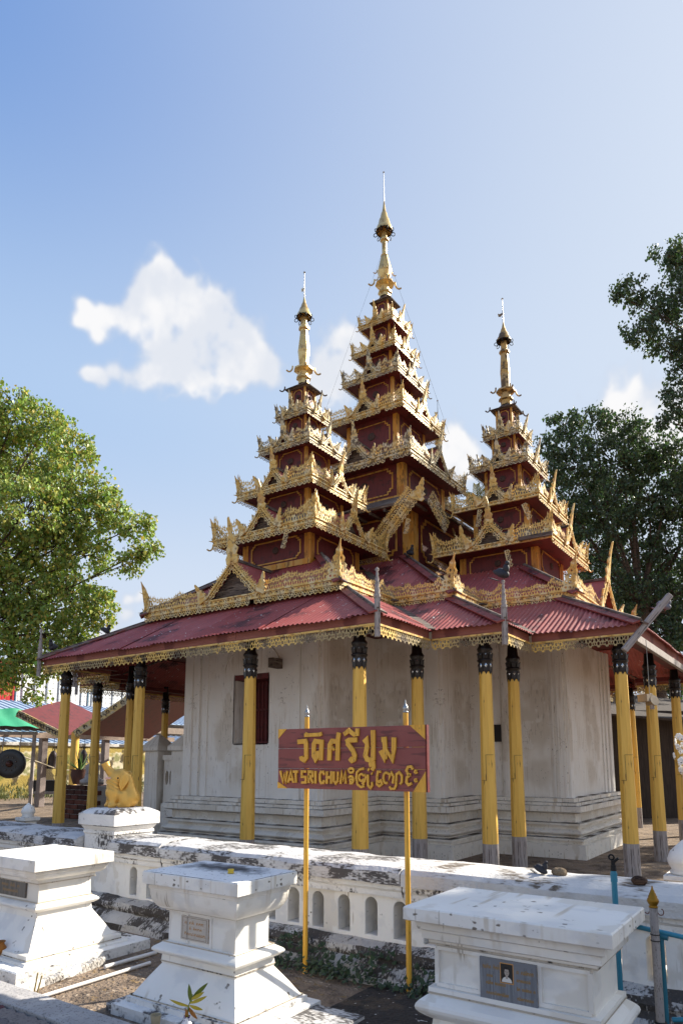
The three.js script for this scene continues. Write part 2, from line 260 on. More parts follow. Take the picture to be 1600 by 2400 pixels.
const curve = (n, f) => Array.from({ length: n + 1 }, (_, i) => f(i / n));

// ------------------------------------------------------------------ pierced metal ornament: unit tiles repeated along a run
function tileOf(outline, holes) {
  const sh = new THREE.Shape(outline.map(([x, y]) => V2(x, y)));
  for (const [cx, cy, rx, ry, rot = 0, n = 6] of holes) { const h = new THREE.Path(); const pts = []; for (let i = 0; i < n; i++) { const a = -i / n * Math.PI * 2, x = Math.cos(a) * rx, y = Math.sin(a) * ry; pts.push(V2(cx + x * Math.cos(rot) - y * Math.sin(rot), cy + x * Math.sin(rot) + y * Math.cos(rot))); } h.setFromPoints(pts); sh.holes.push(h); }
  return prep(new THREE.ShapeGeometry(sh)).attributes.position.array;
}
const tileValance = tileOf([[0, 1], [0, 0.3], [0.12, 0.2], [0.25, 0.26], [0.4, 0.02], [0.5, 0.1], [0.6, 0.02], [0.75, 0.26], [0.88, 0.2], [1, 0.3], [1, 1]],
  [[0.23, 0.74, 0.13, 0.18, 0.5], [0.77, 0.74, 0.13, 0.18, -0.5], [0.5, 0.41, 0.17, 0.19, 0], [0.14, 0.41, 0.085, 0.13, -0.2], [0.86, 0.41, 0.085, 0.13, 0.2], [0.5, 0.83, 0.085, 0.11, 0]]);
const tileRoll = tileOf([[0, 0], [1, 0], [1, 1], [0, 1]], [[0.27, 0.5, 0.18, 0.34, 0.6, 6], [0.75, 0.5, 0.18, 0.34, -0.6, 6]]);
const tileCrest = tileOf([[0, 0], [1, 0], [1, 0.84], [0.87, 0.95], [0.76, 0.83], [0.62, 0.88], [0.5, 1.05], [0.38, 0.88], [0.24, 0.83], [0.13, 0.95], [0, 0.84]],
  [[0.25, 0.2, 0.17, 0.12, 0.4], [0.75, 0.2, 0.17, 0.12, -0.4], [0.5, 0.45, 0.15, 0.14, 0], [0.16, 0.52, 0.12, 0.13, 0.3], [0.84, 0.52, 0.12, 0.13, -0.3], [0.32, 0.74, 0.1, 0.075, 0.3], [0.68, 0.74, 0.1, 0.075, -0.3]]);
const tileFlame = tileOf([[0, 0], [1, 0], [1, 0.3], [0.9, 0.75], [0.62, 1.05], [0.7, 0.62], [0.45, 0.42], [0.25, 0.6], [0.12, 0.95], [0.16, 0.5], [0, 0.3]], [[0.35, 0.2, 0.12, 0.1, 0], [0.75, 0.38, 0.1, 0.14, 0.3]]);
function lace(tile, L, H, period, { h = () => 1, seed = 1, wob = 0.0, gaps = 0, sag = 0 } = {}) {
  const n = Math.max(1, Math.round(L / period)), w = L / n, pos = [], R = rngOf(seed * 7919 + n);
  for (let t = 0; t < n; t++) {
    const drop = gaps && R() < gaps; const k = 1 + (R() - 0.5) * wob, dz = (R() - 0.5) * 0.006, fl = R() < 0.5; if (drop) continue;
    for (let i = 0; i < tile.length; i += 9) for (let q = 0; q < 3; q++) {
      const qq = fl ? 2 - q : q, tx = fl ? 1 - tile[i + qq * 3] : tile[i + qq * 3], ty = tile[i + qq * 3 + 1], x = -L / 2 + (t + tx) * w, u = 2 * x / L;
      pos.push(x, ty * H * h(u) * k + sag * (u * u - 1), dz * ty);
    }
  }
  const g = new THREE.BufferGeometry(); g.setAttribute('position', new THREE.Float32BufferAttribute(pos, 3)); g.computeVertexNormals(); return g;
}
// a flame-shaped leaf of pierced sheet, folded along its middle like the corner ornaments: two halves at right angles
function halfFlame(h, w) {
  const out = [[0, 0], [w, 0], [w * 1.05, h * 0.1], [w * 0.8, h * 0.16], [w * 0.92, h * 0.26], [w * 0.62, h * 0.33], [w * 0.72, h * 0.42], [w * 0.45, h * 0.48], [w * 0.52, h * 0.58], [w * 0.28, h * 0.66], [w * 0.3, h * 0.75], [w * 0.1, h * 0.84], [0.006, h]];
  const t = tileOf([...out, [0, h]], [[w * 0.35, h * 0.1, w * 0.14, h * 0.04, 0.3], [w * 0.68, h * 0.11, w * 0.12, h * 0.035, -0.4], [w * 0.3, h * 0.24, w * 0.13, h * 0.045, 0.5], [w * 0.6, h * 0.25, w * 0.1, h * 0.04, 0], [w * 0.25, h * 0.4, w * 0.11, h * 0.045, 0.2], [w * 0.17, h * 0.56, w * 0.08, h * 0.045, 0]]);
  const g = new THREE.BufferGeometry(); g.setAttribute('position', new THREE.Float32BufferAttribute(Array.from(t), 3));
    g.computeVertexNormals(); return g;
}
function cornerFinial(h, w) {       // a folded leaf at the corner (origin), looking out along the diagonal (+x, +z)
  const k = new Kit(), f = halfFlame(h, w), g = new Kit();
  g.add(f, mtx(0, 0, 0, 0, 0.4)); g.add(mirrorX(f), mtx(0, 0, 0, 0, -0.4));
  for (const q of g.g) { const p = q.attributes.position; for (let i = 0; i < p.count; i++) { const y = p.getY(i) / h; p.setZ(i, p.getZ(i) + 0.16 * h * (y * y * y) - 0.05 * h * Math.sin(y * 3.1)); } q.computeVertexNormals(); }   // leans out at the tip
  g.bar(V3(0, 0, 0.012), V3(0, h * 0.55, -0.02 * h), h * 0.028, 6).bar(V3(0, h * 0.5, -0.02 * h), V3(0, h * 0.98, 0.15 * h), h * 0.016, 5);
  for (const [y, z, l, r] of [[0.1, 0.05, 0.2, 0.075], [0.3, 0.02, 0.2, 0.06], [0.56, 0.02, 0.16, 0.04]]) g.add(new THREE.ConeGeometry(h * r, h * l, 6), new THREE.Matrix4().compose(V3(0, h * y, h * z), new THREE.Quaternion().setFromEuler(new THREE.Euler(0.5, 0, 0)), V3(1, 1, 0.5)));
  g.add(new THREE.ConeGeometry(h * 0.03, h * 0.2, 5), mtx(0, h * 0.62, h * 0.1, 1.2)).add(new THREE.ConeGeometry(h * 0.05, h * 0.22, 5), mtx(0, h * 0.02, h * 0.1, 1.5));
  k.add(g.geo(), mtx(0, 0, 0, 0, Math.PI / 4)); return k.geo();
}
function flatFinial(h, w) {         // upright leaf at the head of a gable, with thickness
  const s = new THREE.Shape([[-w * 0.5, 0], [w * 0.5, 0], [w * 0.62, h * 0.14], [w * 0.42, h * 0.2], [w * 0.56, h * 0.34], [w * 0.3, h * 0.42], [w * 0.36, h * 0.56], [w * 0.16, h * 0.66], [w * 0.2, h * 0.76], [w * 0.05, h], [-w * 0.05, h * 0.98], [-w * 0.18, h * 0.72], [-w * 0.12, h * 0.64], [-w * 0.36, h * 0.54], [-w * 0.28, h * 0.42], [-w * 0.56, h * 0.32], [-w * 0.42, h * 0.2], [-w * 0.62, h * 0.12]].map(([x, y]) => V2(x, y)));
  const g = new THREE.ExtrudeGeometry(s, { depth: 0.018, bevelEnabled: true, bevelSize: 0.006, bevelThickness: 0.006, bevelSegments: 1 });
  const p = g.attributes.position; for (let i = 0; i < p.count; i++) { const y = p.getY(i) / h; p.setZ(i, p.getZ(i) + 0.12 * h * y * y + 0.04 * (1 - Math.abs(p.getX(i)) / (w * 0.6))); } g.computeVertexNormals(); return g;
}
// ------------------------------------------------------------------ one side of a gold eave: parts laid on a local x axis, facing +z
function eaveSide(half, { lacH, roll, crest, period, seed, gapW = 0, cornerRise = 1.6, gaps = 0.01, wob = 0.25 }) {
  const L = half * 2, val = new Kit(), fas = new Kit(), cre = [];
  val.add(lace(tileValance, L, lacH, period, { seed, wob, gaps }), mtx(0, 0, 0.004));
  fas.box(L, roll * 0.24, 0.05, 0, lacH + roll * 0.12, -0.01).box(L + 0.02, roll * 0.22, 0.07, 0, lacH + roll * 0.89, -0.008);
  fas.add(lace(tileRoll, L, roll * 0.54, period * 0.55, { seed: seed + 3 }), mtx(0, lacH + roll * 0.23, 0.008));
  const prof = (u) => { const a = Math.abs(u); return 0.78 + 0.18 * Math.sin(a * 9 + seed) ** 2 + cornerRise * Math.pow(a, 7) + 0.5 * Math.exp(-(((a - 0.55) / 0.09) ** 2)); };
  const y0 = lacH + roll;
  if (gapW > 0) { const l = half - gapW; for (const s of [-1, 1]) { let g = lace(tileCrest, l, crest, period * 0.95, { seed: seed + 5 + s, wob, gaps, h: (u) => prof((gapW + l / 2 + u * l / 2 * s * s) / half * 1) }); if (s < 0) g = mirrorX(g); cre.push(new Kit().add(g, mtx(s * (gapW + l / 2), y0, 0)).geo()); } } else cre.push(new Kit().add(lace(tileCrest, L, crest, period * 0.95, { seed: seed + 5, wob, gaps, h: prof }), mtx(0, y0, 0)).geo());
  return { val: val.geo(), fas: fas.geo(), cre };
}
// a small gable on an eave: raking boards of pierced gold, dark panel, roof running back
function gable(gw, gh, back, { t = 0.1, period = 0.07, seed = 1, fin = 0.5, lift = 0 }) {
  const b = new Kit(), len = Math.hypot(gw, gh), a = Math.atan2(gh, gw);
  const rake = new Kit(), T = new THREE.Matrix4().makeTranslation(-gw, 0, 0.02).multiply(new THREE.Matrix4().makeRotationZ(a)), at = (y, z) => T.clone().multiply(new THREE.Matrix4().makeTranslation(len / 2, y, z));
  rake.add(lace(tileValance, len, t * 0.8, period * 1.25, { seed, wob: 0.15 }), at(-t * 0.95, 0)).add(new THREE.BoxGeometry(len, t * 0.16, 0.045), at(-t * 0.14, -0.004)).add(new THREE.BoxGeometry(len, t * 0.1, 0.03), at(-t * 0.5, -0.002)).add(lace(tileFlame, len, t * 0.6, period * 0.9, { seed: seed + 9, wob: 0.3 }), at(-t * 0.08, -0.008)).add(flatFinial(t * 2.2, t * 1.2), mtx(-gw - t * 0.1, -0.02, 0.02, 0, 0, 0.45));
  b.add(rake.geo()).add(mirrorX(rake.geo()));
  const panel = new THREE.BufferGeometry(); panel.setAttribute('position', new THREE.Float32BufferAttribute([-gw * 0.95, 0.01, -0.12, gw * 0.95, 0.01, -0.12, 0, gh * 0.95, -0.12], 3)); panel.computeVertexNormals();
  const roof = new Kit();
  for (const s of [-1, 1]) { const g = new THREE.BufferGeometry(); const P = [[s * (gw + 0.03), -0.02, 0.01], [0, gh + 0.01, 0.01], [0, gh + 0.01, -back], [s * (gw + 0.03), -0.02, -back * 0.55]]; g.setAttribute('position', new THREE.Float32BufferAttribute([0, 1, 2, 0, 2, 3].flatMap((i) => P[i]), 3)); g.computeVertexNormals(); roof.add(g); }
  const ridge = new Kit().box(0.07, 0.05, back, 0, gh + 0.02, -back / 2);
  return { board: b.geo(), panel: boxUV(panel), roof: roof.geo(), ridge: ridge.geo(), fin: new Kit().add(flatFinial(fin, fin * 0.3), mtx(0, gh - fin * 0.08, 0.0)).geo() };
}
// ------------------------------------------------------------------ the temple
const XC = -7.856, ZC = -13.117, TOW = 3.047;
const temple = thing('temple', 'white walled temple with red stepped roofs, yellow posts and gold pierced multi tiered towers', 'temple', [XC, 0, ZC]);
const redent = (w, m, W) => [[-W, -w], [-W, w], [-m, w], [-m, m], [-w, m], [-w, W], [w, W], [w, m], [m, m], [m, w], [W, w], [W, -w], [m, -w], [m, -m], [w, -m], [w, -W], [-w, -W], [-w, -m], [-m, -m], [-m, -w]];
const edgesOf = (P) => P.map((p, i) => { const n = P.length, q = P[(i + 1) % n], o = P[(i + n - 1) % n], e = P[(i + 2) % n]; const d = [q[0] - p[0], q[1] - p[1]], L = Math.hypot(...d); d[0] /= L; d[1] /= L; const cr = (a, b, c) => (b[0] - a[0]) * (c[1] - b[1]) - (b[1] - a[1]) * (c[0] - b[0]); return { p, q, d, L, n: [-d[1], d[0]], mid: [(p[0] + q[0]) / 2, (p[1] + q[1]) / 2], hipL: cr(o, p, q) < 0, hipR: cr(p, q, e) < 0, i }; });

// corrugated sheets on one roof plane
function corrugated(e, y0, slope, run, parent, { period = 0.078, amp = 0.0105, over = 0.05, sheet = 0.72, seed = 1, mats = [mat.red] } = {}) {
  const R = rngOf(seed * 131 + e.i * 17), x0 = e.hipL ? 0 : -run, x1 = e.hipR ? e.L : e.L + run, dx = period / 6, c = Math.sqrt(1 + slope * slope);
  let xs = x0;
  while (xs < x1 - 0.02) {
    const xe = Math.min(x1, xs + sheet + (R() - 0.5) * 0.1), n = Math.max(2, Math.round((xe - xs) / dx)), rows = 3, pos = [], uv = [], idx = [], lift = R() * 0.008, low = over + R() * 0.03, bent = (R() - 0.5) * 0.012, tilt = (R() - 0.5) * 0.012;
    for (let i = 0; i <= n; i++) {
      const x = Math.min(x1, xs + (xe - xs + (xe < x1 - 0.01 ? 0.05 : 0)) * i / n); let r0 = -low, r1 = run;
      if (x < 0) r0 = Math.max(r0, -x); else if (e.hipL) r1 = Math.min(r1, x); if (x > e.L) r0 = Math.max(r0, x - e.L); else if (e.hipR) r1 = Math.min(r1, e.L - x);
      r1 = Math.max(r1, r0 + 0.001);
      for (let k = 0; k <= rows; k++) {
        const t = k / rows, r = r0 + (r1 - r0) * t, wv = amp * Math.sin(2 * Math.PI * x / period) + lift + (1 - t) * bent + tilt * (i / n - 0.5) * (1 - t) * 2 + 0.004 * Math.sin(x * 5.1 + e.i + r * 3);
        pos.push(e.p[0] + e.d[0] * x - e.n[0] * (r - wv * slope / c), y0 + slope * r + wv / c, e.p[1] + e.d[1] * x - e.n[1] * (r - wv * slope / c)); uv.push(x + e.i * 3.7, r * c);
      }
    }
    for (let i = 0; i < n; i++) for (let k = 0; k < rows; k++) { const a = i * (rows + 1) + k, b = a + rows + 1; idx.push(a, b, b + 1, a, b + 1, a + 1); }
    const g = new THREE.BufferGeometry(); g.setAttribute('position', new THREE.Float32BufferAttribute(pos, 3)); g.setAttribute('uv', new THREE.Float32BufferAttribute(uv, 2)); g.setIndex(idx); g.computeVertexNormals();
    put('roof_sheet', g, mats[Math.floor(R() * mats.length)], parent); xs = xe;
  }
}
const redMats = [mat.red, M({ map: redRoofTex, color: 0xf2e4e2, roughness: 0.5, bumpScale: 0.001 }), M({ map: again(redRoofTex, 0.5, 0.37), roughness: 0.58, color: 0xe8d2d0, bumpScale: 0.001 })];
// boards that cover a hip or lie in a valley; k = 1 for a hip
function hipBoards(P, i, y0, slope, run, parent, hip) {
  const E = edgesOf(P), a = E[(i + P.length - 1) % P.length], b = E[i], p = P[i], s = hip ? -1 : 1, dir = [s * (hip ? a.n[0] + b.n[0] : a.n[0] + b.n[0]) , s * (a.n[1] + b.n[1])];
  const dd = hip ? [-(a.n[0] + b.n[0]), -(a.n[1] + b.n[1])] : [-(a.n[0] + b.n[0]), -(a.n[1] + b.n[1])];
  const A = V3(p[0] - dd[0] * 0.06, y0 - slope * 0.06, p[1] - dd[1] * 0.06), B = V3(p[0] + dd[0] * run, y0 + slope * run, p[1] + dd[1] * run);
  if (hip) {
    for (const [e, side] of [[a, 1], [b, -1]]) {   // one board lying on each slope
      const up = V3(e.n[0] * slope, 1, e.n[1] * slope).normalize(), z = B.clone().sub(A).normalize(), x = up.clone().cross(z).normalize(), m = new THREE.Matrix4().makeBasis(x, up, z), c = A.clone().add(B).multiplyScalar(0.5);
      const inward = x.dot(V3(e === a ? -a.d[0] : b.d[0], 0, e === a ? -a.d[1] : b.d[1])) > 0 ? 1 : -1;
      m.setPosition(c.add(up.clone().multiplyScalar(0.035)).add(x.clone().multiplyScalar(inward * 0.055)));
      put('hip_board', new Kit().add(new THREE.BoxGeometry(0.11, 0.022, A.distanceTo(B)), m).geo(), side > 0 ? hipRed : mat.hipWood, parent);
    }
    put('hip_roll', new Kit().bar(A.clone().add(V3(0, 0.05, 0)), B.clone().add(V3(0, 0.05, 0)), 0.028, 6).geo(), mat.timber, parent);
  } else put('valley_board', new Kit().beam(A.clone().add(V3(0, 0.025, 0)), B.clone().add(V3(0, 0.025, 0)), 0.16, 0.02).geo(), mat.timber, parent);
}
mat.hipWood = M({ map: tex(256, (x, y) => m3(m3([96, 82, 76], [150, 138, 130], fbm(x, y, 20, 4, 4, 261)), [132, 64, 60], step(0.5, 0.62, fbm(x, y, 6, 6, 3, 262)) * 0.7), true, 1.2, 1.2), roughness: 0.9 });
const hipRed = M({ map: again(redRoofTex, 0.9, 0.9), color: 0xcfc0be, roughness: 0.6 });

// ---- plinth, walls
{
  const wallP = redent(1.47, 2.71, 4.39), YL = 0.93;
  const plinthProfile = [[0.36, 0], [0.36, 0.22], [0.29, 0.225], [0.29, 0.27], [0.33, 0.275], [0.33, 0.31], [0.22, 0.32], ...curve(6, (t) => [0.22 + 0.07 * Math.sin(t * Math.PI), 0.34 + 0.1 * t]), [0.2, 0.45], [0.2, 0.5], [0.26, 0.505], [0.26, 0.54], [0.16, 0.55], [0.16, 0.69], [0.22, 0.7], [0.28, 0.72], [0.28, 0.81], [0.2, 0.812], [0.2, 0.86], [0.15, 0.865], [0.15, YL], [0, YL]];
  put('plinth', boxUV(sweep(wallP, plinthProfile, false)), mat.plinth, temple);
  for (const [o1, o2, y] of [[0.328, 0.222, 0.324], [0.258, 0.162, 0.5535], [0.278, 0.202, 0.8155], [0.198, 0.152, 0.8685], [0.148, 0.003, YL + 0.0035]]) put('ledge_dirt', boxUV(sweep(wallP, [[o1, y - 0.002], [o2, y]], false)), mat.ledgeDirt, temple);
  // front wall with its window, then the other faces
  const E = edgesOf(wallP), wins = { 5: [-0.35, 0.41, 1.825, 3.0] };
  E.forEach((e, i) => {
    const ry = Math.atan2(e.n[0], e.n[1]), m = mtx(e.mid[0], 0, e.mid[1], 0, ry), s = new THREE.Shape([V2(-e.L / 2, YL), V2(e.L / 2, YL), V2(e.L / 2, 3.7), V2(-e.L / 2, 3.7)]), k = new Kit(), win = wins[i];
    if (win) { s.holes.push(new THREE.Path([V2(win[0], win[2]), V2(win[0], win[3]), V2(win[1], win[3]), V2(win[1], win[2])])); }
    k.add(new THREE.ShapeGeometry(s), m);
    if (win) { const [a, b, c, d] = win, w = b - a, h = d - c; k.box(0.02, h, 0.36, a - 0.01, (c + d) / 2, -0.18).box(0.02, h, 0.36, b + 0.01, (c + d) / 2, -0.18).box(w, 0.02, 0.36, (a + b) / 2, c - 0.01, -0.18); for (let q = k.g.length - 3; q < k.g.length; q++) k.g[q].applyMatrix4(m); }
    // pilasters at the ends: two shallow steps
    const pw = e.L > 2 ? 0.34 : 0.2, add = (x, w, d) => { k.box(w, 3.7 - YL - 0.002, d, x, (3.7 + YL) / 2, d / 2 - 0.003); k.g[k.g.length - 1].applyMatrix4(m); };
    if (e.hipL) { add(-e.L / 2 + pw / 2 - 0.02, pw, 0.05); add(-e.L / 2 + pw * 0.3 - 0.03, pw * 0.55, 0.085); if (e.L > 2) add(-e.L / 2 + pw + 0.1, 0.12, 0.03); }
    if (e.hipR) { add(e.L / 2 - pw / 2 + 0.02, pw, 0.05); add(e.L / 2 - pw * 0.3 + 0.03, pw * 0.55, 0.085); if (e.L > 2) add(e.L / 2 - pw - 0.1, 0.12, 0.03); }
    if (i === 9) { k.cyl(0.16, 0.15, 3.7 - YL, -0.1, (3.7 + YL) / 2, -0.02, 20); k.g[k.g.length - 1].applyMatrix4(m); }
    put('wall', k.geo(), mat.wall, temple);
    if (win) {
      const [a, b, c, d] = win, w = b - a, h = d - c, W = part('window', temple, e.mid[0], 0, e.mid[1], ry);
      put('lintel', new Kit().box(w, 0.09, 0.34, (a + b) / 2, d - 0.047, -0.175).geo(), mat.maroon, W);
      put('shutter', new Kit().box(w / 2 + 0.01, h, 0.03, a + w / 4, (c + d) / 2, -0.42).geo(), mat.maroon, W); put('shutter', new Kit().box(w / 2 + 0.01, h, 0.03, b - w / 4, (c + d) / 2, -0.424).geo(), mat.maroon, W);
      for (let q = 0; q < 9; q++) put('bar', new Kit().box(0.018, h - 0.1, 0.02, a + w * (q + 0.5) / 9, (c + d) / 2 - 0.05, -0.31).geo(), mat.maroon, W);
      put('cross_rail', new Kit().box(w, 0.03, 0.03, (a + b) / 2, (c + d) / 2, -0.315).geo(), mat.maroon, W);
      put('frame', new Kit().box(w, 0.04, 0.05, (a + b) / 2, c + 0.022, -0.33).geo(), mat.maroon, W);
      // shallow moulding of the blind arch over the window
      const ar = new Kit(); for (let q = 0; q < 16; q++) { const t0 = Math.PI * q / 16, t1 = Math.PI * (q + 1) / 16, f = (t) => V3((a + b) / 2 + Math.cos(t) * 0.62, 3.05 + Math.sin(t) * 0.5, 0.0); ar.beam(f(t0), f(t1), 0.05, 0.05); } put('arch_moulding', ar.geo(), mat.wall, W);
      put('beam_end', new Kit().box(0.1, 0.16, 0.3, 0.66, 3.12, 0.1).geo(), mat.timber, W);
    }
  });
  // small dark inscription panel on the wall to the right
  const e9 = E[7]; put('inscription_panel', new Kit().box(0.32, 0.3, 0.02, 0, 0, 0).geo(), mat.black, part('wall_plaque', temple, 2.71 + 0.55, 2.02, 1.47 + 0.02));
  put('inner_ceiling', new Kit().box(6.2, 0.04, 6.2, 0, 3.72, 0).geo(), mat.maroon, temple);
}
// ---- posts
{
  const P = [[3.22, 5.72], [1.2, 5.72], [3.22, 4.28], [4.28, 4.28]], R = rngOf(3);
  const all = []; for (const [x, z] of P) for (const [a, b] of [[x, z], [z, x]]) for (const sx of [-1, 1]) for (const sz of [-1, 1]) { if (a === b && x === z && all.some((q) => q[0] === sx * a && q[1] === sz * b)) continue; all.push([sx * a, sz * b]); }
  const oct = (r0, r1, h) => { const g = new THREE.CylinderGeometry(r1, r0, h, 8, 1).toNonIndexed(); g.computeVertexNormals(); g.rotateY(Math.PI / 8 + 0.12); return g; };
  const shaft = new Kit().add(oct(0.106, 0.084, 2.3), mtx(0, 1.61, 0)).geo(), foot = new Kit().add(oct(0.11, 0.1062, 0.46), mtx(0, 0.23, 0)).geo();
  const cap = new Kit(), chips = new Kit();
  cap.lathe([[0.086, 2.74], [0.092, 2.76], [0.09, 2.8], [0.095, 2.85], [0.09, 2.87], [0.108, 2.89], [0.11, 2.905], [0.088, 2.92], [0.085, 3.0], [0.1, 3.03], [0.108, 3.06], [0.08, 3.1], [0.06, 3.4]], 16);
  for (let i = 0; i < 8; i++) {
    const a = (i + 0.5) / 8 * Math.PI * 2 + 0.12, T = (r, y, rx) => new THREE.Matrix4().makeRotationY(a).multiply(mtx(0, y, r, rx)), leaf = new THREE.Shape([V2(-0.036, 0), V2(0.036, 0), V2(0.03, -0.06), V2(0, -0.11), V2(-0.03, -0.05)]);
    cap.add(new THREE.ExtrudeGeometry(leaf, { depth: 0.008, bevelEnabled: false }), T(0.086, 2.81, 0.06));
    chips.add(new THREE.OctahedronGeometry(0.02, 0), T(0.095, 2.825, 0).multiply(new THREE.Matrix4().makeScale(1, 1.5, 0.4))).add(new THREE.OctahedronGeometry(0.017, 0), T(0.096, 2.965, 0).multiply(new THREE.Matrix4().makeScale(0.8, 1.7, 0.4)));
    cap.add(new THREE.ExtrudeGeometry(new THREE.Shape([V2(-0.03, 0), V2(0.03, 0), V2(0.036, 0.08), V2(0, 0.05), V2(-0.036, 0.08)]), { depth: 0.008, bevelEnabled: false }), T(0.088, 2.92, 0.15));
  }
  const capG = cap.geo(), chipG = chips.geo();
  const joint = new Kit().box(0.1, 0.004, 0.004, 0.03, 1.62, 0.092).box(0.004, 0.34, 0.004, -0.02, 1.45, 0.0955).box(0.06, 0.004, 0.004, -0.05, 1.28, 0.095).geo();
  const nudge = { '3.22,5.72': [3.06, 5.7], '3.22,4.28': [3.14, 4.28], '4.28,4.28': [4.2, 4.3], '4.28,3.22': [4.2, 3.24] };
  for (const q of all) {
    const [x, z] = nudge[q.join(',')] ?? q, c = part('column', temple, x, 0, z, R() < 0.5 ? 0 : Math.PI / 2 * Math.floor(R() * 4));
    put('shaft', shaft, mat.yellow, c); put('foot', foot, mat.greyWood, c); put('capital', capG, mat.lacquer, c); put('mirror_chips', chipG, mat.mirror, c).userData.kind = 'stuff'; const j = put('scarf_joint', joint, mat.black, c); j.rotation.y = -c.rotation.y + 0.31;
  }
}
// ---- lower roof with its eave
const eaveP = redent(3.52, 4.58, 6.02);
{
  const P = eaveP, E = edgesOf(P), roof = part('lower_roof', temple), Y = 3.36, SL = 0.555, RUN = 1.5;
  E.forEach((e) => corrugated(e, Y, SL, RUN, roof, { seed: 11, mats: redMats }));
  P.forEach((p, i) => hipBoards(P, i, Y, SL, RUN - 0.1, roof, E[i].hipL));
  const trim = part('eave_trim', temple);
  E.forEach((e, i) => {
    const ry = Math.atan2(e.n[0], e.n[1]), inset = (s) => (s ? 0.02 : -0.02), L = e.L + (e.hipL ? 0 : 0) - 0.02;
    const place = (o) => { o.position.set(e.mid[0], 0, e.mid[1]); o.rotation.y = ry; return o; };
    const n = Math.max(1, Math.round(L / 2.6)); for (let q = 0; q < n; q++) place(put('fascia_board', new Kit().box(L / n - 0.006, 0.125, 0.03, -L / 2 + L / n * (q + 0.5), 3.285 + (hash(i, q, 4) - 0.5) * 0.012, -0.03, 0, 0, (hash(i, q, 5) - 0.5) * 0.006).geo(), mat.eave, trim));
    if (!(i === 10)) place(put('gold_strip', new Kit().box(L, 0.024, 0.03, 0, 3.212, -0.012).geo(), mat.gold, trim));
    if (i === 10) place(put('bare_beam', new Kit().rbox(L, 0.11, 0.06, 0.01, 0, 3.17, -0.03, 0, 0, 0.004).geo(), mat.greyWood, trim));
    else place(put('lace_valance', new Kit().add(lace(tileValance, L, 0.145, 0.11, { seed: i + 1, wob: 0.1, gaps: 0.012 }), mtx(0, 3.06, -0.008)).geo(), mat.goldEave ?? mat.gold, trim));
    place(put('soffit_beam', new Kit().box(L - 0.1, 0.09, 0.12, 0, 3.3, -0.3).geo(), mat.maroon, trim));
  });
  // turned wooden drops at the corners of the eave
  const drop = new Kit().box(0.06, 0.62, 0.06, 0, 0.18, 0).lathe([[0.036, 0.48], [0.044, 0.52], [0.028, 0.55], [0.038, 0.59], [0.022, 0.64], [0.032, 0.68], [0.018, 0.74], [0.026, 0.78], [0.014, 0.83], [0.02, 0.86], [0.01, 0.89], [0.026, 0.92], [0.022, 0.945], [0.004, 0.96]], 12).geo();
  E.forEach((e, i) => { if (e.hipL && i !== 10) { const d = put('corner_drop', drop, mat.greyWood, trim); d.position.set(e.p[0] * 1.002 + (e.p[0] > 0 ? 0.03 : -0.03), 3.14, e.p[1] * 1.002 + (e.p[1] > 0 ? 0.03 : -0.03)); d.scale.y = 0.8; d.rotation.y = Math.PI / 4; } });
  // the broken drop at the right corner leans out as a bare pole
  const bp = put('leaning_pole', new Kit().rbox(0.085, 1.0, 0.075, 0.015, 0, 0.2, 0).geo(), mat.greyWood, trim); bp.position.set(6.03, 3.2, 3.53); bp.rotation.set(0.0, 0.6, -0.72);
  // slab added under the lower roof only to block light
  put('light_block_slab', boxUV(sweep(offsetPoly(eaveP, -1.1), [[0, 3.93], [0, 3.95]], true)), mat.maroon, roof);
}
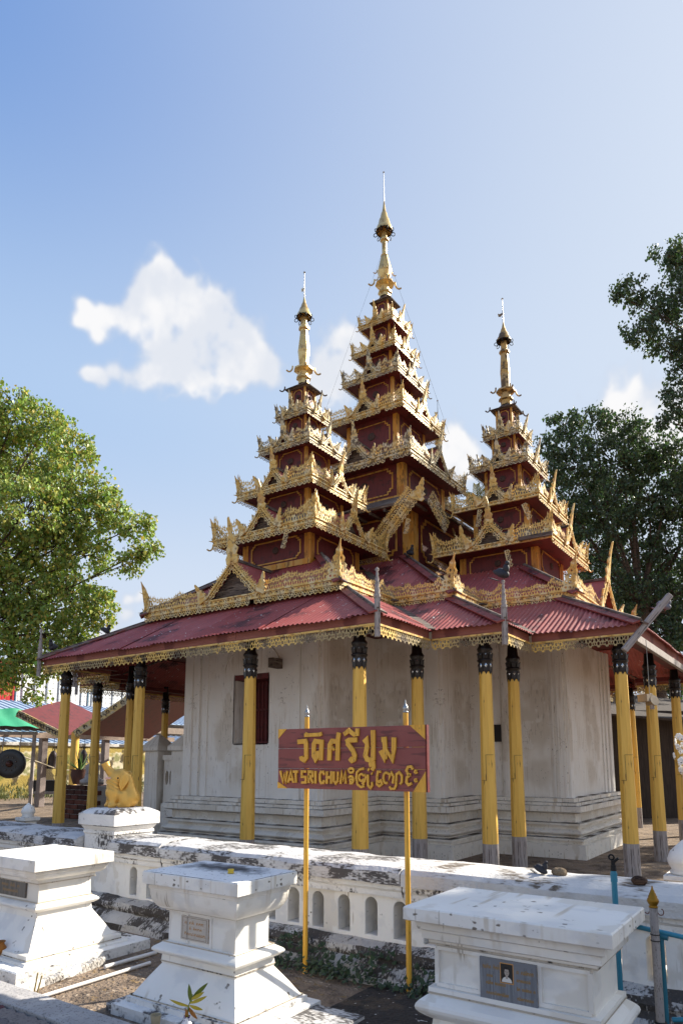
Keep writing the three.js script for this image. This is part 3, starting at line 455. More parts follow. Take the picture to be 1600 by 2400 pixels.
// ---- gold band, crest and gables of the second roof
const F2 = redent(2.18, 3.28, 4.88);
{
  const E = edgesOf(F2), roof = part('upper_roof', temple), band = part('gold_parapet', temple), Y = 4.24, SL = 0.72;
  E.forEach((e) => { const arm = Math.abs(e.L - 4.36) < 0.01, side = !arm && (Math.abs(Math.abs(e.mid[0]) - 2.18) < 0.02 || Math.abs(Math.abs(e.mid[1]) - 2.18) < 0.02); corrugated({ ...e, p: [e.p[0] - e.n[0] * 0.04, e.p[1] - e.n[1] * 0.04] }, Y - 0.03, SL, arm ? 1.2 : side ? 1.55 : 2.1, roof, { seed: 23, mats: redMats, over: 0 }); });
  F2.forEach((p, i) => hipBoards(F2, i, Y - 0.03, SL, E[i].hipL ? (Math.abs(p[0]) > 4 || Math.abs(p[1]) > 4 ? 1.25 : 1.95) : 1.4, roof, E[i].hipL));
  put('roof_deck', new Kit().box(1.2, 0.03, 6.5, 0, 5.22, 0).box(6.5, 0.03, 1.2, 0, 5.23, 0).geo(), mat.timber, roof);
  E.forEach((e, i) => {
    const arm = e.L > 3, ry = Math.atan2(e.n[0], e.n[1]), place = (o, y = 4.05) => { o.position.set(e.mid[0], y, e.mid[1]); o.rotation.y = ry; return o; };
    const s = eaveSide(e.L / 2, { lacH: 0.1, roll: 0.1, crest: 0.2, period: 0.1, seed: i + 3, gapW: arm ? 0.66 : 0, cornerRise: arm ? 1.1 : 0.35 });
    place(put('lace_valance', s.val, mat.gold, band)); place(put('fascia', s.fas, mat.gold, band)); s.cre.forEach((c) => place(put('crest', c, mat.gold, band)));
    if (arm) {
      const g = gable(0.62, 0.62, 1.15, { t: 0.15, period: 0.095, seed: i, fin: 0.78 });
      for (const [nm, q, mm] of [['gable_bargeboard', g.board, mat.gold], ['gable_panel', g.panel, mat.timber], ['gable_roof', g.roof, mat.red], ['gable_ridge', g.ridge, mat.timber], ['gable_finial', g.fin, mat.gold]]) place(put(nm, q, mm, band), 4.26);
    }
  });
  const big = cornerFinial(0.62, 0.2);
  E.forEach((e, i) => { if (!e.hipL) return; const f = put('corner_finial', big, mat.gold, band), a = E[(i + 19) % 20]; f.position.set(e.p[0], 4.22, e.p[1]); const nx = a.n[0] + e.n[0], nz = a.n[1] + e.n[1]; f.rotation.y = Math.atan2(nx, nz) - Math.PI / 4; });
}
// ---- towers
function stepFrame(w, h, t, d) {      // gold line with stepped corners on a panel
  const k = new Kit(), a = w / 2, b = h / 2, s = Math.min(w, h) * 0.1, line = (x0, y0, x1, y1) => k.box(Math.abs(x1 - x0) + t, Math.abs(y1 - y0) + t, d, (x0 + x1) / 2, (y0 + y1) / 2, 0);
  for (const q of [-1, 1]) { line(-a + 2 * s, q * b, a - 2 * s, q * b); line(q * a, -b + 2 * s, q * a, b - 2 * s); for (const p of [-1, 1]) { line(q * (a - 2 * s), p * (b - s), q * (a - 2 * s), p * b); line(q * (a - 2 * s), p * (b - s), q * (a - s), p * (b - s)); line(q * (a - s), p * (b - 2 * s), q * (a - s), p * (b - s)); line(q * (a - s), p * (b - 2 * s), q * a, p * (b - 2 * s)); } }
  return k.geo();
}
function storey(T, sb, y0, y1, seed) {
  put('storey_wall', new Kit().box(sb * 2, y1 - y0, sb * 2, 0, (y0 + y1) / 2, 0).geo(), mat.maroon, T);
  const pw = Math.max(0.04, sb * 0.17);
  for (const x of [-1, 1]) for (const z of [-1, 1]) put('corner_post', new Kit().rbox(pw, y1 - y0, pw, 0.008, x * (sb - pw / 2 + 0.012), (y0 + y1) / 2, z * (sb - pw / 2 + 0.012)).geo(), mat.goldPost, T);
  const fw = (sb - pw) * 2 - 0.03, vis0 = y0 + 0.02, h = y1 - vis0, fh = Math.max(0.1, h * 0.62), fg = fw > 0.09 ? stepFrame(fw * 0.9, fh, Math.max(0.012, sb * 0.03), 0.02) : null, med = new Kit().lathe([[0, 0.035], [0.3, 0.03], [0.45, 0.015], [0.6, 0.03], [0.85, 0.025], [1, 0]].map(([r, y]) => [r * Math.min(fw, fh) * 0.17, y]), 16, mtx(0, 0, 0, Math.PI / 2)).geo();
  for (let s = 0; s < 4; s++) {
    const ry = s * Math.PI / 2, q = (o, y) => { o.position.set(Math.sin(ry) * (sb + 0.004), y, Math.cos(ry) * (sb + 0.004)); o.rotation.y = ry; };
    if (fg) { q(put('panel_frame', fg, mat.goldPost, T), vis0 + h * 0.5); q(put('medallion', med, mat.medal, T), vis0 + h * 0.52); }
    q(put('sill', new Kit().box(sb * 2 + 0.02, Math.max(0.05, sb * 0.13), 0.03, 0, 0, 0).geo(), mat.goldPost, T), y0 + Math.max(0.05, sb * 0.13) / 2);
  }
}
mat.goldPost = M({ map: again(goldTex, 1.4, 0.5), color: 0xe8c890, roughness: 0.6, metalness: 0.1 });
mat.medal = M({ color: 0x4a3630, roughness: 0.7, metalness: 0.2 });
function tier(T, s, y, sb, yRoof, o) {
  const k = o.k ?? Math.min(1, 0.45 + s * 0.48), lacH = 0.1 * k, roll = 0.09 * k, crest = 0.23 * k, gw = Math.max(0.12, s * 0.31), gh = gw * 1.18;
  const side = eaveSide(s, { lacH, roll, crest, period: 0.11 * k + 0.008, seed: o.seed, gapW: gw * 1.02, cornerRise: 1.3, gaps: o.gaps ?? 0.02 });
  const gb = gable(gw, gh, Math.max(0.1, s - sb), { t: 0.14 * k, period: 0.085 * k, seed: o.seed + 2, fin: 0.5 * k });
  const gm = o.mat ?? mat.gold, cf = cornerFinial(0.46 * k, 0.15 * k);
  for (let q = 0; q < 4; q++) {
    const ry = q * Math.PI / 2, sx = Math.sin(ry), cz = Math.cos(ry), place = (m, yy) => { m.position.set(sx * s, yy, cz * s); m.rotation.y = ry; return m; };
    const miss = o.miss?.[q] ?? '';
    if (!miss.includes('v')) place(put('lace_valance', side.val, gm, T), y);
    if (!miss.includes('f')) place(put('fascia', side.fas, gm, T), y);
    if (!miss.includes('c')) side.cre.forEach((c) => place(put('crest', c, gm, T), y));
    if (!miss.includes('g')) { for (const [nm, g, mm] of [['gable_bargeboard', gb.board, gm], ['gable_panel', gb.panel, mat.timber], ['gable_roof', gb.roof, o.roof ?? mat.red], ['gable_ridge', gb.ridge, mat.timber], ['gable_finial', gb.fin, gm]]) place(put(nm, g, mm, T), y + lacH + roll); }
    if (!miss.includes('k')) { const f = put('corner_finial', cf, gm, T); f.position.set(sx * s + cz * s, y + lacH + roll * 0.8, cz * s - sx * s); f.rotation.y = ry; const h = put('eave_hook', hook(0.12 * k), gm, T); h.position.set(sx * s + cz * s, y + 0.01, cz * s - sx * s); h.rotation.y = ry; }
  }
  const P = rect(-s + 0.015, s - 0.015, -s + 0.015, s - 0.015), yr = y + lacH + roll * 0.55;
  put('tier_roof', boxUV(sweep(P, [[0, yr], [sb - s, yRoof]], true)), o.roof ?? mat.timber, T);
  put('soffit', new Kit().box(2 * s - 0.05, 0.015, 2 * s - 0.05, 0, y + lacH + 0.01, 0).geo(), mat.soffit, T);
}
mat.soffit = mat.maroon;
const hookCache = new Map();
function hook(h) { if (!hookCache.has(h)) { const k = new Kit(), d = Math.SQRT1_2; k.tube([V3(0, h * 0.9, 0), V3(h * 0.1 * d, h * 0.3, h * 0.1 * d), V3(h * 0.5 * d, -h * 0.1, h * 0.5 * d), V3(h * 0.95 * d, h * 0.12, h * 0.95 * d)], h * 0.13, 8, 5); hookCache.set(h, k.geo()); } return hookCache.get(h); }
function topRoof(T, s, y, y1, curl) { const k = new Kit(); k.add(sweep(rect(-s, s, -s, s), [[0, y], [0.01, y + 0.02], [-s * 0.45, y + (y1 - y) * 0.4], [-s * 0.8, y1]], true)); k.box(s * 1.9, 0.015, s * 1.9, 0, y + 0.004, 0); put('cap_roof', k.geo(), mat.timber, T); if (curl) for (let q = 0; q < 4; q++) { const h = put('roof_curl', hook(0.11), mat.timber, T); h.position.set((q < 2 ? 1 : -1) * s, y - 0.02, (q % 3 ? 1 : -1) * s); h.rotation.y = Math.atan2(h.position.x, h.position.z) - Math.PI / 4; } }
function spire(T, y, prof, m, hti, rodTop, vane) {     // prof in [r, y - base]
  put('spire_shaft', (() => { const k = new Kit(); k.lathe(prof.map(([r, v]) => [r * 1.0, y + v]), 8, mtx(0, 0, 0, 0, Math.PI / 8), true); return k.geo(); })(), m, T);
  const [hy, hr, hh] = hti, k = new Kit();
  k.lathe([[hr, hy], [hr * 1.02, hy + hh * 0.06], [hr * 0.86, hy + hh * 0.18], [hr * 0.78, hy + hh * 0.2], [hr * 0.62, hy + hh * 0.38], [hr * 0.5, hy + hh * 0.42], [hr * 0.34, hy + hh * 0.6], [hr * 0.24, hy + hh * 0.64], [hr * 0.12, hy + hh * 0.85], [hr * 0.05, hy + hh]], 14);
  put('umbrella_crown', k.geo(), m, T);
  const ring = new Kit(); for (let i = 0; i < 9; i++) { const a = i / 9 * Math.PI * 2; ring.add(new THREE.TorusGeometry(hr * 0.26, hr * 0.05, 5, 10), mtx(Math.cos(a) * hr * 1.08, hy - hr * 0.25, Math.sin(a) * hr * 1.08, 0, -a)); ring.bar(V3(Math.cos(a) * hr, hy - hr * 0.02, Math.sin(a) * hr), V3(Math.cos(a) * hr * 0.3, hy + hr * 0.3, Math.sin(a) * hr * 0.3), hr * 0.04, 4); }
  ring.add(new THREE.TorusGeometry(hr, hr * 0.06, 5, 20), mtx(0, hy, 0, Math.PI / 2)); put('hanging_rings', ring.geo(), mat.iron, T);
  put('rod', new Kit().cyl(0.014, 0.006, rodTop - hy - hh * 0.9, 0, (rodTop + hy + hh * 0.9) / 2, 0, 6).add(new THREE.OctahedronGeometry(0.03, 0), mtx(0, rodTop, 0)).geo(), mat.silver, T);
  if (vane) put('vane', new Kit().add(new THREE.ExtrudeGeometry(new THREE.Shape([[0, 0], [-0.1, 0.03], [-0.17, 0.09], [-0.15, 0.0], [-0.08, -0.045], [0, -0.02]].map(([x, z]) => V2(x, z))), { depth: 0.012, bevelEnabled: false }), mtx(0, rodTop - 0.33, 0, 0, -0.6)).geo(), m, T);
}
function smallTower(x, z, seed, spireMat, missing, slim) {
  const T = part('tower', temple, x, 0, z), old = seed % 2 ? mat.gold : mat.goldOld;
  storey(T, 0.78, 4.95, 5.62, seed); tier(T, 1.18, 5.41, 0.57, 6.0, { seed, mat: mat.gold, miss: missing?.[0] });
  storey(T, 0.56, 5.9, 6.56, seed); tier(T, 0.88, 6.37, 0.38, 6.9, { seed: seed + 1, mat: mat.gold, miss: missing?.[1] });
  storey(T, 0.37, 6.82, 7.48, seed); tier(T, 0.6, 7.31, 0.25, 7.72, { seed: seed + 2, mat: mat.goldOld });
  storey(T, 0.24, 7.66, 8.2, seed); tier(T, 0.375, 8.05, 0.17, 8.36, { seed: seed + 3, mat: mat.goldOld });
  storey(T, 0.165, 8.33, 8.8, seed); topRoof(T, 0.26, 8.76, 8.95, true);
  const w = slim ? 0.82 : 1;
  spire(T, 8.92, [[0.11, 0], [0.11, 0.1], [0.15, 0.12], [0.15, 0.15], [0.1, 0.17], [0.1, 0.27], [0.2, 0.3], [0.2, 0.33], [0.09, 0.4], [0.118 * w, 0.68], [0.125 * w, 0.72], [0.078, 1.14], [0.078, 1.17], [0.11, 1.19], [0.11, 1.23], [0.07, 1.25], [0.065, 1.45], [0.02, 1.5]], spireMat, [10.38, 0.15, 0.48], 11.38, true);
  for (let q = 0; q < 4; q++) { const h = put('spire_curl', hook(0.13), spireMat, T); const a = q * Math.PI / 2 + Math.PI / 4; h.position.set(Math.sin(a) * 0.22, 9.18, Math.cos(a) * 0.22); h.rotation.y = q * Math.PI / 2; }
  return T;
}
mat.spireOld = M({ map: again(goldOldTex, 0.6, 0.6), color: 0xe6d2b0, roughness: 0.5, metalness: 0.3 });
const towerFront = smallTower(0.05, TOW, 3, mat.spire, [['', '', '', ''], ['', '', '', '']]);
const towerRight = smallTower(TOW + 0.02, 0, 8, mat.spireOld, [['v', '', '', ''], ['v', '', '', '']], true);
const towerBack = smallTower(0, -TOW, 5, mat.spire);
const main = part('tower', temple, 0.1, 0, -0.08);
{
  const T = main, old = mat.goldOld;
  storey(T, 1.42, 5.3, 6.75, 1); tier(T, 1.85, 6.42, 1.0, 7.1, { seed: 31, miss: ['vfcgk', 'vfcg', 'g', 'k'], mat: old });
  storey(T, 0.98, 7.0, 7.95, 2); tier(T, 1.36, 7.74, 0.68, 8.36, { seed: 32, mat: old });
  storey(T, 0.66, 8.3, 9.26, 3); tier(T, 1.0, 9.1, 0.48, 9.56, { seed: 33, mat: mat.gold });
  storey(T, 0.46, 9.5, 10.32, 4); tier(T, 0.74, 10.15, 0.35, 10.5, { seed: 34, mat: old });
  storey(T, 0.34, 10.46, 11.06, 5); tier(T, 0.58, 10.92, 0.27, 11.26, { seed: 35, mat: mat.gold });
  storey(T, 0.26, 11.22, 11.82, 6); tier(T, 0.46, 11.68, 0.19, 11.98, { seed: 36, mat: mat.gold });
  storey(T, 0.175, 11.96, 12.5, 7); topRoof(T, 0.27, 12.46, 12.72, false);
  spire(T, 12.68, [[0.13, 0], [0.13, 0.08], [0.17, 0.1], [0.17, 0.14], [0.11, 0.16], [0.11, 0.3], [0.24, 0.34], [0.22, 0.38], [0.12, 0.46], [0.18, 0.68], [0.175, 0.74], [0.09, 1.1], [0.1, 1.12], [0.062, 1.16], [0.062, 1.5], [0.11, 1.53], [0.11, 1.56], [0.07, 1.58], [0.065, 1.75], [0.02, 1.8]], mat.spire, [14.46, 0.2, 0.86], 16.12, false);
  for (let q = 0; q < 4; q++) { const a = q * Math.PI / 2 + Math.PI / 4; for (const [y, r, hh] of [[12.97, 0.26, 0.16], [13.3, 0.19, 0.1], [13.12, 0.17, 0.1]]) { const h = put('spire_curl', hook(hh), mat.spire, T); h.position.set(Math.sin(a) * r, y, Math.cos(a) * r); h.rotation.y = q * Math.PI / 2; } }
  for (let q = 0; q < 4; q++) { const a = q * Math.PI / 2 + Math.PI / 4, w = put('guy_wire', new Kit().bar(V3(Math.sin(a) * 0.1, 13.75, Math.cos(a) * 0.1), V3(Math.sin(a) * 1.55, 9.0 + (q % 2) * 0.3, Math.cos(a) * 1.55), 0.0025, 4).geo(), mat.iron, T); }
  // collapsed ornament of the lowest tier: boards hang from the corner and lie against the body
  const hang = (name, geo, x, y, z, rx, ry, rz, m = old) => { const o = put(name, geo, m, T); o.position.set(x, y, z); o.rotation.set(rx, ry, rz); return o; };
  const strip = (L) => new Kit().box(L, 0.03, 0.03, 0, 0, 0).box(L, 0.02, 0.03, 0, 0.1, 0).add(lace(tileValance, L, 0.11, 0.09, { seed: 5 }), mtx(0, -0.11, 0)).add(lace(tileRoll, L, 0.08, 0.06, { seed: 6 }), mtx(0, 0.015, 0)).add(lace(tileCrest, L, 0.19, 0.09, { seed: 7 }), mtx(0, 0.11, 0)).geo();
  hang('fallen_bargeboard', strip(1.25), 1.37, 6.18, 1.92, 0.1, 0.05, 0.78, mat.gold); hang('fallen_bargeboard', strip(0.8), 1.98, 6.32, 1.42, 0.0, 1.5, -0.62); hang('fallen_finial', flatFinial(0.42, 0.24), 1.8, 6.5, 1.95, 0, 0.2, -0.4, mat.gold);
  hang('hanging_scrap', new Kit().add(lace(tileValance, 0.3, 0.1, 0.08, { seed: 9 })).geo(), 1.62, 6.02, 1.9, 0, 0.3, 1.35); hang('fallen_finial', new Kit().add(flatFinial(0.5, 0.22)).box(0.16, 0.05, 0.12, 0, 0, 0).geo(), 2.35, 5.62, 1.02, 0.1, 0.5, 0.12, mat.gold);
  put('eave_edge_board', new Kit().box(3.7, 0.05, 0.08, 0, 6.56, 1.84).box(0.08, 0.05, 3.7, 1.84, 6.56, 0).geo(), mat.timber, T);
  for (let i = 0; i < 11; i++) put('rafter_end', new Kit().box(0.05, 0.06, 0.5, -1.7 + i * 0.34, 6.5, 1.6).geo(), mat.timber, T);
}
// scraps hanging from the small towers
{ const s = new Kit().add(lace(tileValance, 0.34, 0.1, 0.085, { seed: 3 }), mtx(0, 0, 0)).box(0.34, 0.016, 0.012, 0, 0.1, 0).geo(); for (const [T, x, y, z, rz] of [[towerFront, 0.62, 5.3, 1.2, 1.25], [towerRight, 0.45, 5.24, 1.24, 1.75], [towerRight, 0.72, 6.2, 0.93, 1.9], [towerRight, -0.25, 6.24, 0.9, 1.4]]) { const o = put('hanging_scrap', s, mat.goldOld, T); o.position.set(x, y, z); o.rotation.z = rz; } put('loose_board', new Kit().box(0.62, 0.07, 0.05, 0, 0, 0).geo(), mat.timber, towerRight).position.set(0.9, 5.56, 1.24); }

// ------------------------------------------------------------------ ground, path
function structure(o) { o.userData.kind = 'structure'; return o; }
{
  const n = 120, size = 700, g = new THREE.PlaneGeometry(size, size, n, n); g.rotateX(-Math.PI / 2); g.translate(0, 0, -60);
  const o = structure(put('ground', boxUV(prep(g)), mat.soil)); o.position.y = 0;
  const bed = new THREE.PlaneGeometry(4.6, 1.75, 92, 35); bed.rotateX(-Math.PI / 2); bed.translate(-0.35, 0.012, -3.45); { const p = bed.attributes.position; for (let i = 0; i < p.count; i++) { const x = p.getX(i), z = p.getZ(i); p.setY(i, 0.008 + 0.03 * fbm(((x * 0.37) % 1 + 1) % 1, ((z * 0.37) % 1 + 1) % 1, 8, 8, 4, 5)); } bed.computeVertexNormals(); }
  structure(put('planting_bed', boxUV(prep(bed)), mat.darkSoil));
  // path of interlocking blocks with a cast kerb along the graves
  structure(put('path_kerb', new Kit().rbox(14, 0.09, 0.22, 0.012, -4, 0.03, -2.66).geo(), mat.concrete));
  const path = structure(put('path', new Kit().box(14, 0.02, 3.2, -4, 0.012, -0.95).geo(), mat.concrete));
  const zz = new THREE.Shape([[-0.11, -0.055], [-0.075, -0.07], [-0.03, -0.045], [0.03, -0.07], [0.075, -0.045], [0.11, -0.055], [0.118, 0], [0.11, 0.055], [0.075, 0.065], [0.03, 0.04], [-0.03, 0.065], [-0.075, 0.04], [-0.11, 0.055], [-0.102, 0]].map(([x, y]) => V2(x * 0.985, y * 0.95)));
  const pg = boxUV(prep(new THREE.ExtrudeGeometry(zz, { depth: 0.03, bevelEnabled: true, bevelSize: 0.004, bevelThickness: 0.004, bevelSegments: 1 }).rotateX(-Math.PI / 2)));
  const pm = [[148, 142, 140], [128, 124, 126], [122, 78, 82], [110, 62, 70], [162, 150, 140]].map((c) => M({ map: concreteTex, color: new THREE.Color().setRGB(...c.map((v) => v / 200), THREE.SRGBColorSpace), roughness: 0.95, bump: bumpRough, bumpScale: 0.004 })), R = rngOf(12);
  for (let i = 0; i < 30; i++) for (let j = 0; j < 5; j++) { const b = put('paving_block', pg, pm[Math.floor(hash(Math.floor(i / 3), j, 2) * 5)], path); b.position.set(-6.8 + i * 0.224 + (j % 2) * 0.112, 0.022 + R() * 0.004, -2.48 + j * 0.112); b.rotation.y = (R() - 0.5) * 0.03; }
}
// ------------------------------------------------------------------ balustrade wall in front of the temple
function sweepX(profile, x0, x1, dx, amp, seed) {     // profile [[z, y], ...] carried along x, with uneven hand-made surfaces
  const n = Math.max(1, Math.round((x1 - x0) / dx)), m = profile.length, pos = [], idx = [];
  const nz = (x, k, c) => (fbm((((x * 0.061 + c * 0.37) % 1) + 1) % 1, ((k * 0.173 + c) % 1 + 1) % 1, 64, 8, 3, seed + c) - 0.5) * 2 * amp;
  for (let i = 0; i <= n; i++) { const x = x0 + (x1 - x0) * i / n; for (let k = 0; k < m; k++) pos.push(x, profile[k][1] + nz(x, k, 1), profile[k][0] + nz(x, k, 2)); }
  for (let i = 0; i < n; i++) for (let k = 0; k + 1 < m; k++) { const a = i * m + k, b = a + m; idx.push(a, b, b + 1, a, b + 1, a + 1); }
  const g = new THREE.BufferGeometry(); g.setAttribute('position', new THREE.Float32BufferAttribute(pos, 3)); g.setIndex(idx);
  for (const [i, f] of [[0, 1], [n, 0]]) { const base = i * m; for (let k = 1; k + 1 < m; k++) f ? idx.push(base, base + k, base + k + 1) : idx.push(base, base + k + 1, base + k); } g.setIndex(idx);
  const r = g.toNonIndexed(); r.computeVertexNormals(); return boxUV(r);
}
const ZF = -4.455, ZB = -5.11;
{
  const W = thing('balustrade_wall', 'low whitewashed balustrade wall with arched openings and black mould, running before the temple', 'wall', [0, 0, 0]);
  const pieces = [[-16, -6.36, 7], [-5.84, -5.1, 8], [-5.09, -2.55, 9], [-2.54, 1.6, 10]];
  for (const [a, b, s] of pieces) {
    const h = s === 8 ? 0.012 : 0;
    put('coping', sweepX([[ZF, 0.655], [ZF - 0.004, 0.74 + h], [ZF - 0.04, 0.768 + h], [ZF - 0.16, 0.785 + h], [ZF - 0.34, 0.792 + h], [ZF - 0.52, 0.782 + h], [ZB + 0.01, 0.75], [ZB, 0.66]], a, b, 0.05, 0.012, s), s === 10 ? mat.mouldClean : mat.mouldTop, W);
    put('moulding', sweepX([[ZF - 0.05, 0.56], [ZF - 0.05, 0.6], [ZF - 0.03, 0.62], [ZF - 0.03, 0.66]], a, b, 0.08, 0.006, s + 20), mat.mouldSide, W);
  }
  // panels with arched openings
  const xs = [688, 743, 807, 873, 937].map((p) => onZ(p, 2125, ZF - 0.08).x), pitch = (xs[4] - xs[0]) / 4; const sh = new THREE.Shape([V2(-16, 0.24), V2(1.6, 0.24), V2(1.6, 0.58), V2(-16, 0.58)]);
  for (let x = xs[0] - pitch * Math.floor((xs[0] + 15.5) / pitch), i = 0; x < 1.4; x += pitch, i++) {
    if (x > -6.5 && x < -5.7) continue; const w = 0.058 + (hash(i, 3, 3) - 0.5) * 0.006, b = 0.262 + (hash(i, 4, 4) - 0.5) * 0.01, t = 0.482 + (hash(i, 5, 5) - 0.5) * 0.012, p = new THREE.Path([V2(x - w, b), V2(x - w, t)]);
    for (let q = 1; q <= 8; q++) { const a = Math.PI - q / 8 * Math.PI; p.lineTo(x + Math.cos(a) * w, t + Math.sin(a) * w); } p.lineTo(x + w, b); sh.holes.push(p);
  }
  put('pierced_panel', new Kit().add(new THREE.ExtrudeGeometry(sh, { depth: 0.4, bevelEnabled: true, bevelSize: 0.004, bevelThickness: 0.004, bevelSegments: 1 }), mtx(0, 0, ZF - 0.08 - 0.4)).geo(), mat.panel ?? mat.tomb, W);
  put('back_panel', new Kit().box(13.8, 0.34, 0.03, -9.1, 0.41, ZF - 0.5).geo(), mat.mouldFoot, W);  // plate added behind the arches to keep sun out of the openings
  put('ledge', sweepX([[ZF + 0.03, 0.13], [ZF + 0.05, 0.17], [ZF + 0.035, 0.21], [ZF - 0.03, 0.235], [ZF - 0.08, 0.245], [ZF - 0.5, 0.245], [ZB - 0.02, 0.2]], -16, 1.6, 0.045, 0.022, 31), mat.mouldFoot, W);
  put('footing', sweepX([[ZF + 0.16, -0.02], [ZF + 0.13, 0.05], [ZF + 0.07, 0.1], [ZF + 0.03, 0.14], [ZB + 0.1, 0.15], [ZB - 0.02, -0.02]], -16, 1.6, 0.05, 0.03, 41), mat.mouldFoot, W);
  // gate post of the wall that carries the elephant
  const P = rect(-6.34, -5.86, -5.03, -4.55);
  put('post_body', boxUV(sweep(P, [[0.03, -0.01], [0.03, 0.12], [0, 0.14], [0, 0.8], [0.012, 0.81], [0.012, 0.835], [0.0, 0.84], [0.015, 0.86], [0.03, 0.885]], true)), mat.mouldSide, W);
  put('post_cap', boxUV(sweep(P, [[0.0, 0.885], [0.045, 0.89], [0.05, 0.895], [0.05, 1.005], [0.04, 1.015], [-0.03, 1.055], [-0.05, 1.06]], true)), mat.mouldCap ?? mat.mouldSide, W);
}
// stones, fallen leaves and a bird's nest lie on the coping
function rock(name, label, r, p, m, sq = [1, 0.7, 0.8], seed = 1) { const g = new THREE.IcosahedronGeometry(r, 3), q = g.attributes.position; for (let i = 0; i < q.count; i++) { const v = V3(q.getX(i), q.getY(i), q.getZ(i)), n = v.clone().normalize(); const k = 1 + 0.35 * (fbm(((n.x * 0.4 + 5.5 + seed * 0.31) % 1), ((n.y * 0.4 + n.z * 0.3 + 5.5) % 1), 8, 8, 3, seed) - 0.5); q.setXYZ(i, v.x * k * sq[0], v.y * k * sq[1], v.z * k * sq[2]); } g.computeVertexNormals(); const o = put(name, boxUV(prep(g)), m); o.position.copy(p); o.userData = { label, category: 'stone' }; return o; }
const stoneMat = M({ map: again(timberTex, 2, 2), color: 0xd8b898, roughness: 1, bump: bumpRough, bumpScale: 0.01 }), tanMat = M({ map: again(concreteTex, 3, 3), color: 0xd2b894, roughness: 1, bump: bumpRough, bumpScale: 0.01 });
rock('stone', 'tan crumbling stone lying on the white wall coping beyond the grave with a portrait', 0.045, onY(1310, 2048, 0.8).setY(0.81), tanMat, [1.1, 0.7, 0.8], 4);
rock('stone', 'dark brown stone on the white wall coping next to the blue pipe with the tap', 0.042, onY(1497, 2070, 0.8).setY(0.815), stoneMat, [1.1, 0.75, 0.8], 6);
